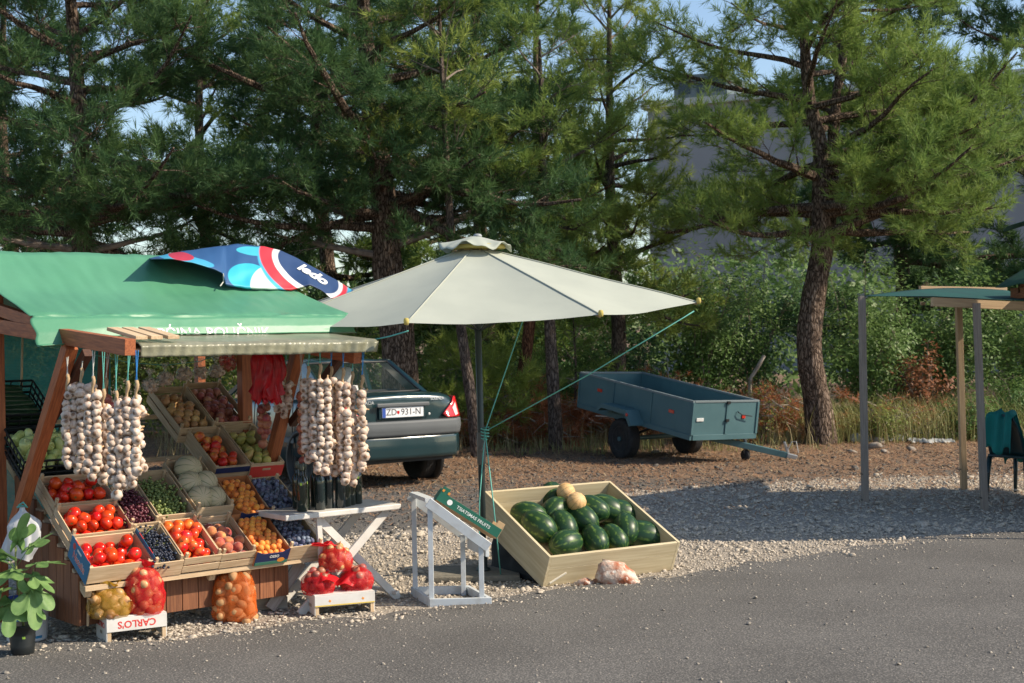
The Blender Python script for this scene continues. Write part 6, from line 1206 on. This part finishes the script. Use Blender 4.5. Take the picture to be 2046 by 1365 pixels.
CHR = mk('silver_badge', (.55, .55, .53), .3, metal=.5); lettering('DACIA', .05, CHR, car, (-.42, -.021, .945), (1, .05, 0), (0, .1, 1)); lettering('SOLENZA', .045, CHR, car, (.46, -.008, .965), (1, .16, 0), (0, .15, 1))
mb = MB(); mb.lathe([(.014, 0), (.014, .01), (.008, .012)], 12, frame(Vector((.34, -.022, .80)), Vector((1, 0, 0)), Vector((0, 0, 1)), Vector((0, -1, 0)))); mb.build('boot_lock', CHR, car)
for s in (-1, 1):
    def lf(a, t, s=s):   # wraps the corner; taller outside
        x0 = .52+.16*t; bp = [(.52, -.01), (.66, .03), (.745, .10), (.79, .22), (.80, .30)]; q = a*4; i = min(int(q), 3); g = q-i; x = bp[i][0]+(bp[i+1][0]-bp[i][0])*g; y = bp[i][1]+(bp[i+1][1]-bp[i][1])*g; f = a
        top = .76+(.22*min(1, .15+a*2.2)); z = .755+(top-.755)*t; x = x-(.045*t)*(1 if a > .2 else 1); return (s*(x+.042), y-.045+.03*t, z)
    mb = MB(); mb.sheet(lf, 16, 8); tl_ = mb.build('tail_light', REDL, car, smooth=True, solid=.012)
    mb = MB(); mb.sheet(lambda a, t: (lambda p: (p[0]+s*.002, p[1]-.010, p[2]))(lf(.22+.16*a, .12+.6*t)), 4, 4); mb.build('reversing_lens', CLRL, tl_, smooth=True)
for x, y in ((.70, .80), (-.70, .80), (.70, 3.28), (-.70, 3.28)):
    wheel(car, axle_frame((x, y, .285), (math.copysign(1, x), 0, 0), (0, 1, 0)), .288, .17, RIMS, True)
    mb = MB(); mb.lathe([(.345, -.02), (.35, .03), (.30, .035), (.29, -.02)], 24, axle_frame((math.copysign(.80, x), y, .30), (math.copysign(1, x), 0, 0), (0, 1, 0))); mb.build('wheel_arch', TRIM, car, smooth=True)
mb = MB(); mb.tube([(-.45, -.02, .30), (-.45, .4, .29)], .022, 10); mb.build('exhaust', mk('rusty_pipe', (.16, .11, .08), .6, metal=.5), car, smooth=True)

# ================================================================ TRAILER
TP = P(1379, 880, 18.43); ty_, tp_, trl_ = R_(32.2), R_(7.8), R_(-1.55); W0 = Vector((math.cos(ty_), math.sin(ty_), 0)); L0 = Vector((-math.sin(ty_), math.cos(ty_), 0)); TW = W0*math.cos(trl_)+Vector((0, 0, math.sin(trl_))); TL = L0*math.cos(tp_)+Vector((0, 0, math.sin(tp_))); TL = (TL-TW*TL.dot(TW)).normalized(); TN = TW.cross(TL); TRM_ = frame(TP, TW, TL, TN)
TPT = mk('trailer_grey_paint', (.075, .155, .17), .5, c2=(.06, .13, .145), scale=3, rnd=.03, spec=.4, bump=.1, bscale=10, bdist=.004); TRI = mk('trailer_inner_paint', (.16, .20, .21), .55)
trl = thing('box_trailer', 'blue grey open box trailer standing on its drawbar under the pines', 'trailer', TRM_); w_, l_, h_ = 1.10, 2.555, .512; e_ = .018
def T_(n, a, b, wd, t, up=(0, 0, 1), mat=TPT): return board(n, trl, a, b, wd, t, mat, up=up)
for x in (0, w_): T_('side_panel', (x, 0, h_/2+.03), (x, l_, h_/2+.03), e_, h_-.08)
for y in (0, l_): T_('front_panel' if y == 0 else 'tailgate', (.009, y, h_/2+.03), (w_-.009, y, h_/2+.03), e_, h_-.08)
T_('floor', (w_/2, 0, .055), (w_/2, l_, .055), w_-.02, .02, mat=TRI)
for x in (0, w_):
    T_('bottom_rail', (x, -.01, .035), (x, l_+.01, .035), .045, .07); T_('top_rail', (x, -.012, h_-.005), (x, l_+.012, h_-.005), .035, .025, mat=TRI)
for y in (0, l_): T_('bottom_rail', (.02, y, .035), (w_-.02, y, .035), .045, .07); T_('top_rail', (.018, y, h_-.005), (w_-.018, y, h_-.005), .035, .025, mat=TRI)
for y in (-.0, .86, 1.72, l_):
    for x in (-.012, w_+.012): T_('stiffener', (x, y, .07), (x, y, h_-.018), .03, .02, up=(1, 0, 0))
for x in (.0, w_*.52, w_): T_('stiffener', (x, -.014, .07), (x, -.014, h_-.018), .035, .02, up=(0, 1, 0))
for z_ in (h_-.02, h_*.5): mb = MB(); mb.box((w_*.52, -.03, z_), (.05, .02, .035)); mb.build('latch', TRIM, trl)
LNS = mk('red_reflector', (.50, .035, .02), .25, coat=.4); LNW = mk('white_reflector', (.6, .62, .6), .25, coat=.4)
for (y, z) in ((.42, .31), (2.05, .33)):
    mb = MB(); mb.box((-.014, y, z), (.012, .11, .045)); mb.build('side_reflector', LNS, trl, bev=.004)
mb = MB(); mb.box((.12, -.016, .27), (.12, .012, .045)); mb.build('front_reflector', LNW, trl, bev=.004); mb = MB(); mb.box((.86, -.016, .30), (.06, .012, .05)); mb.build('front_reflector', LNS, trl, bev=.004)
mb = MB(); mb.tube([(.75, -.016, .37), (.75, -.04, .36), (.80, -.05, .33), (.97, -.06, .31)], .007, 5); mb.build('cable', TRIM, trl)
TI = TRM_.inverted()
nw = G(1237, 918); fwl = Vector((nw.x, nw.y, 0))+W0*1.30
RD = .282
for k, wp in enumerate((Vector((nw.x, nw.y, 0)), Vector((fwl.x, fwl.y, 0)))):
    c = TI @ (wp+Vector((0, 0, RD))+W0*(.09 if k == 0 else -.09)); axd = TI.to_3x3() @ (-W0 if k == 0 else W0); fwd = TI.to_3x3() @ L0; wheel(trl, axle_frame(c, axd, fwd), RD, .165, RIMB); sx = -1 if k == 0 else 1
    x0 = -.02 if k == 0 else w_+.02; mb = MB()
    for a, b in (((c.y-.44, .02), (c.y-.30, .20)), ((c.y-.30, .20), (c.y+.28, .20)), ((c.y+.28, .20), (c.y+.40, .09))):
        mb.hexa([(x0, a[0], a[1]), (x0+sx*.22, a[0], a[1]), (x0+sx*.22, b[0], b[1]), (x0, b[0], b[1])], [(x0, a[0], a[1]+.008), (x0+sx*.22, a[0], a[1]+.008), (x0+sx*.22, b[0], b[1]+.008), (x0, b[0], b[1]+.008)])
    mb.add([(x0+sx*.222, c.y-.44, .02), (x0+sx*.222, c.y-.30, .205), (x0+sx*.222, c.y+.28, .205), (x0+sx*.222, c.y+.40, .09), (x0+sx*.222, c.y+.36, .08), (x0+sx*.222, c.y+.26, .15), (x0+sx*.222, c.y-.28, .15), (x0+sx*.222, c.y-.40, .0)], [(0, 1, 6, 7), (1, 2, 5, 6), (2, 3, 4, 5)]); mb.add([(x0-sx*.008, c.y-.5, .0), (x0-sx*.008, c.y-.30, .205), (x0-sx*.008, c.y+.28, .205), (x0-sx*.008, c.y+.40, .03)], [(0, 1, 2, 3)]); mb.build('mudguard', TPT, trl, solid=.006)
    if k == 0: cn = c
    mb = MB(); mb.lathe([(.022, 0), (.022, .012), (.01, .015)], 12, axle_frame((x0+sx*.228, c.y-.34, .155), (sx, 0, 0), (0, 1, 0))); mb.build('side_reflector', LNS, trl)
c2_ = TI @ (Vector((fwl.x, fwl.y, RD))); c1_ = TI @ Vector((nw.x, nw.y, RD)); mb = MB(); mb.tube([c1_, c2_], .032, 10); mb.build('axle', TPT, trl)
for x in (.12, w_-.12): mb = MB(); mb.bar((x, c1_.y-.45, -.0), (x, c1_.y, c1_.z+.03), .05, .02); mb.bar((x, c1_.y+.45, -.0), (x, c1_.y, c1_.z+.03), .05, .02); mb.build('leaf_spring', TRIM, trl)
cp_ = TI @ (G(1572, 920)+Vector((0, 0, .07))); s0 = Vector((w_*.52, .25, -.03)); mb = MB(); mb.bar(Vector((w_*.52, 1.3, -.01)), s0, .06, .08); mb.bar(s0, cp_, .06, .08); mb.build('drawbar', TPT, trl, bev=.005)
mb = MB(); dv = (cp_-s0).normalized(); mb.bar(cp_, cp_+dv*.14, .07, .06); mb.bar(cp_+dv*.02+Vector((0, 0, .02)), cp_-dv*.05+Vector((0, 0, .17)), .03, .035); mb.build('coupling', mk('galvanised', (.40, .42, .43), .45, metal=.6), trl, bev=.008)
mb = MB(); a = cp_+Vector((0, 0, .05)); mb.tube([a, a+Vector((.02, -.05, .14)), a+Vector((.03, -.12, .16)), a+dv*.1+Vector((0, -.08, .02))], .006, 6); mb.build('breakaway_cable', LNW, trl)
jp = s0.lerp(cp_, .38)+Vector((.09, 0, 0)); up_ = TI.to_3x3() @ Vector((0, 0, 1)); gj = TI @ Vector(((TRM_ @ jp).x, (TRM_ @ jp).y, .0)); mb = MB(); mb.tube([gj+up_*.10, jp+up_*.40], .026, 10); mb.build('jockey_post', mk('galvanised', (.40, .42, .43), .45, metal=.6), trl, smooth=True); mb = MB(); mb.tube([jp+up_*.40, jp+up_*.44, jp+up_*.44+Vector((-.10, -.02, 0)), jp+up_*.42+Vector((-.10, -.02, -.0))], .007, 6); mb.build('jockey_crank', TRIM, trl)
mb = MB(); mb.lathe([(.02, -.025), (.07, -.025), (.08, 0), (.07, .025), (.02, .025)], 18, axle_frame(gj+up_*.08, (1, 0, 0), (0, 1, 0))); mb.build('jockey_wheel', TYRE, trl, smooth=True)

# ================================================================ SHELTER ON THE RIGHT
RAW = mk('raw_timber', (.50, .36, .21), .75, c2=(.38, .26, .15), scale=8, stretch=(.4, 9, 9), rnd=.08, bump=.2, bscale=30, bdist=.002); GRW = mk('greyed_timber', (.30, .26, .22), .8, c2=(.22, .18, .15), scale=8, stretch=(.4, 9, 9))
s1 = G(1729, 1003); s2 = G(1926, 979); s3 = G(1967, 1020); shl = thing('sun_shelter', 'timber post shelter with a taut dark green cloth roof', 'shelter', Vector((s1.x, s1.y, 0))); so_ = Vector((s1.x, s1.y, 0))
def top_at(px, py, d): return P(px, py, d)-so_
p1t = top_at(1722, 592, s1.y); p2t = top_at(1915, 604, s2.y); p3t = top_at(1951, 606, s3.y)
board('post', shl, s1-so_, p1t, .08, .06, GRW, up=(1, 0, 0)); board('post', shl, s2-so_, p2t, .072, .06, RAW, up=(1, 0, 0)); board('post', shl, s3-so_, p3t, .072, .055, GRW, up=(1, 0, 0))
for p, zz in ((s1, .02), (s1, .28), (s2, .22), (s2, .62), (s3, .12), (s3, .35)):
    mb = MB(); mb.box(p-so_+Vector((0.002, 0, zz)), (.072, .062, .012)); mb.build('binding', TRIM, shl)
b0 = top_at(1862, 603, 13.35); b1 = top_at(2075, 613, 13.7); board('front_beam', shl, b0, b1, .045, .085, RAW); bk0 = top_at(1838, 577, 15.6); bk1 = top_at(2010, 580, 15.9); board('rear_beam', shl, bk0, bk1, .05, .06, RAW); br = top_at(1845, 607, 14.6); board('purlin', shl, top_at(1842, 606, 15.4), br, .04, .03, RAW)
CLT = mk('dark_green_cloth', (.010, .085, .075), .75, c2=(.012, .07, .065), scale=4, translucent=.15)
def clt(s, t):
    a = (p1t+Vector((-.02, 0, .0))).lerp(b0+Vector((0, -.03, .05)), t); b = bk0.lerp(b1+Vector((0, -.02, .05)), t); c = bk0+Vector((-.2, .1, 0)) if 0 else bk0
    l = p1t.lerp(b0+Vector((0, -.03, .05)), t); r = bk1.lerp(b1+Vector((0, -.03, .05)), t); p = l.lerp(r, s); p.z += -.05*math.sin(math.pi*s)*math.sin(math.pi*t)+.05*(1-t)*math.sin(math.pi*s); return p
mb = MB(); mb.sheet(clt, 30, 16); mb.build('cloth_roof', CLT, shl, smooth=True, solid=.004)
# kiosk at the right edge, mostly out of frame
ko = Vector((5.42, 12.7, 0)); kio = thing('market_kiosk', 'second timber kiosk with a dark green roof at the right edge', 'kiosk', ko); KW = mk('stained_timber', (.42, .13, .045), .6)
for x in (-.15, 2.1):
    for y in (-1.0, 1.35): board('post', kio, (x, y, 0), (x, y, 2.05), .08, .08, WOOD, up=(1, 0, 0))
board('eave_beam', kio, (-.32, -1.3, 2.06), (-.32, 1.75, 2.06), .06, .11, WOOD); board('eave_beam', kio, (2.3, -1.3, 2.1), (2.3, 1.75, 2.1), .06, .10, WOOD)
for y in (-1.1, 1.5): board('tie_beam', kio, (-.35, y, 2.10), (2.35, y, 2.10), .06, .09, WOOD)
board('brace', kio, (-.33, 1.2, 2.02), (-.02, 1.2, 1.40), .05, .06, WOOD); board('end_block', kio, (-.42, .70, 2.0), (.3, .70, 2.02), .06, .05, RAW)
KT = mk('dark_green_tarpaulin', (.012, .06, .035), .5)
mb = MB(); mb.sheet(lambda s, t: (-.45+2.9*s, -1.5+3.4*t, 2.13+.75*(1-abs(2*s-1))**.9+.02*noise.noise((s*6, t*7, 0))), 24, 24); mb.build('tarpaulin', KT, kio, smooth=True, solid=.004)
mb = MB(); mb.box((.95, .2, .5), (1.6, 1.8, 1.0)); mb.build('counter', PLK, kio)
mb = MB(); mb.sheet(lambda s, t: (-1.0+2.6*s+.25*(2*t-1)**2, -1.75+2.3*t+.2*(2*s-1)**2, 2.62+.25*math.sin(math.pi*s)), 16, 16); mb.build('shadow_awning', KT, kio, smooth=True, solid=.004)  # added awning out of view, shaped to throw a rounded shadow on the gravel
for x, y in ((-.75, -1.55), (1.5, -1.55)): board('shadow_awning_pole', kio, (x+.1, y+.1, 0), (x+.1, y+.1, 2.66), .04, .04, WOOD, up=(1, 0, 0))  # poles under the added shadow-casting awning, also out of view
# chair with a draped cloth
chp = G(2040, 990); CHM = frame(Vector((chp.x, chp.y, 0)), Vector((.82, .57, 0)), Vector((-.57, .82, 0)), Vector((0, 0, 1))); ch = thing('garden_chair', 'dark green plastic garden chair at the right edge', 'chair', CHM); CHP = mk('dark_green_plastic', (.010, .035, .04), .4)
for x, y in ((-.2, -.2), (.2, -.22), (-.22, .2), (.2, .2)): mb = MB(); mb.tube([(x*1.15, y*1.15, 0), (x*1.02, y*1.02, .40)], [.018, .026], 8); mb.build('leg', CHP, ch, smooth=True)
mb = MB(); mb.box((0, 0, .41), (.46, .46, .03)); mb.build('seat', CHP, ch, bev=.012)
def bkf(s, t): a = (s-.5)*1.0; return (-.22-.10*t+.05*math.cos(a*3), .235*math.sin(a*2.2)*(1-.25*t**3), .42+.42*t*(1-.10*(2*s-1)**2))
mb = MB(); mb.sheet(bkf, 14, 10); mb.build('backrest', CHP, ch, smooth=True, solid=.012)
for y in (-.25, .25): mb = MB(); mb.tube([(-.26, y, .66), (-.05, y*1.08, .64), (.20, y*1.05, .62), (.235, y*1.0, .40)], [.018, .02, .02, .018], 8); mb.build('armrest', CHP, ch, smooth=True)
TQ = mk('turquoise_cloth', (.010, .20, .18), .85, c2=(.012, .16, .15), scale=6)
dc = thing('draped_cloth', 'turquoise cloth draped over the plastic chair', 'cloth', CHM); mb = MB()
def dcf(s, t):
    x, y, z = bkf(.08+.84*s, 1.03); q = t*2.0-.75; f = .02*math.sin(s*17+t*3)
    if q < 0: return Vector((x-.035-.05*(-q)+f, y*(1+.12*-q), z+.02+q*.52+.05*math.sin(s*9)))
    return Vector((x+.05+.16*q+f, y*(1.0+.1*q), z+.02-q*.40+.03*math.sin(s*11)))
mb.sheet(dcf, 34, 24); mb.build('fabric', TQ, dc, smooth=True, solid=.006); mb = MB()
mb.sheet(lambda s, t: Vector((-.25+.40*s, -.285-.05*math.sin(t*3)+.015*math.sin(s*20+t*4), .675-.36*t*(.6+.4*math.sin(s*4+1)))), 24, 12); mb.build('hanging_fold', TQ, dc, smooth=True, solid=.006)
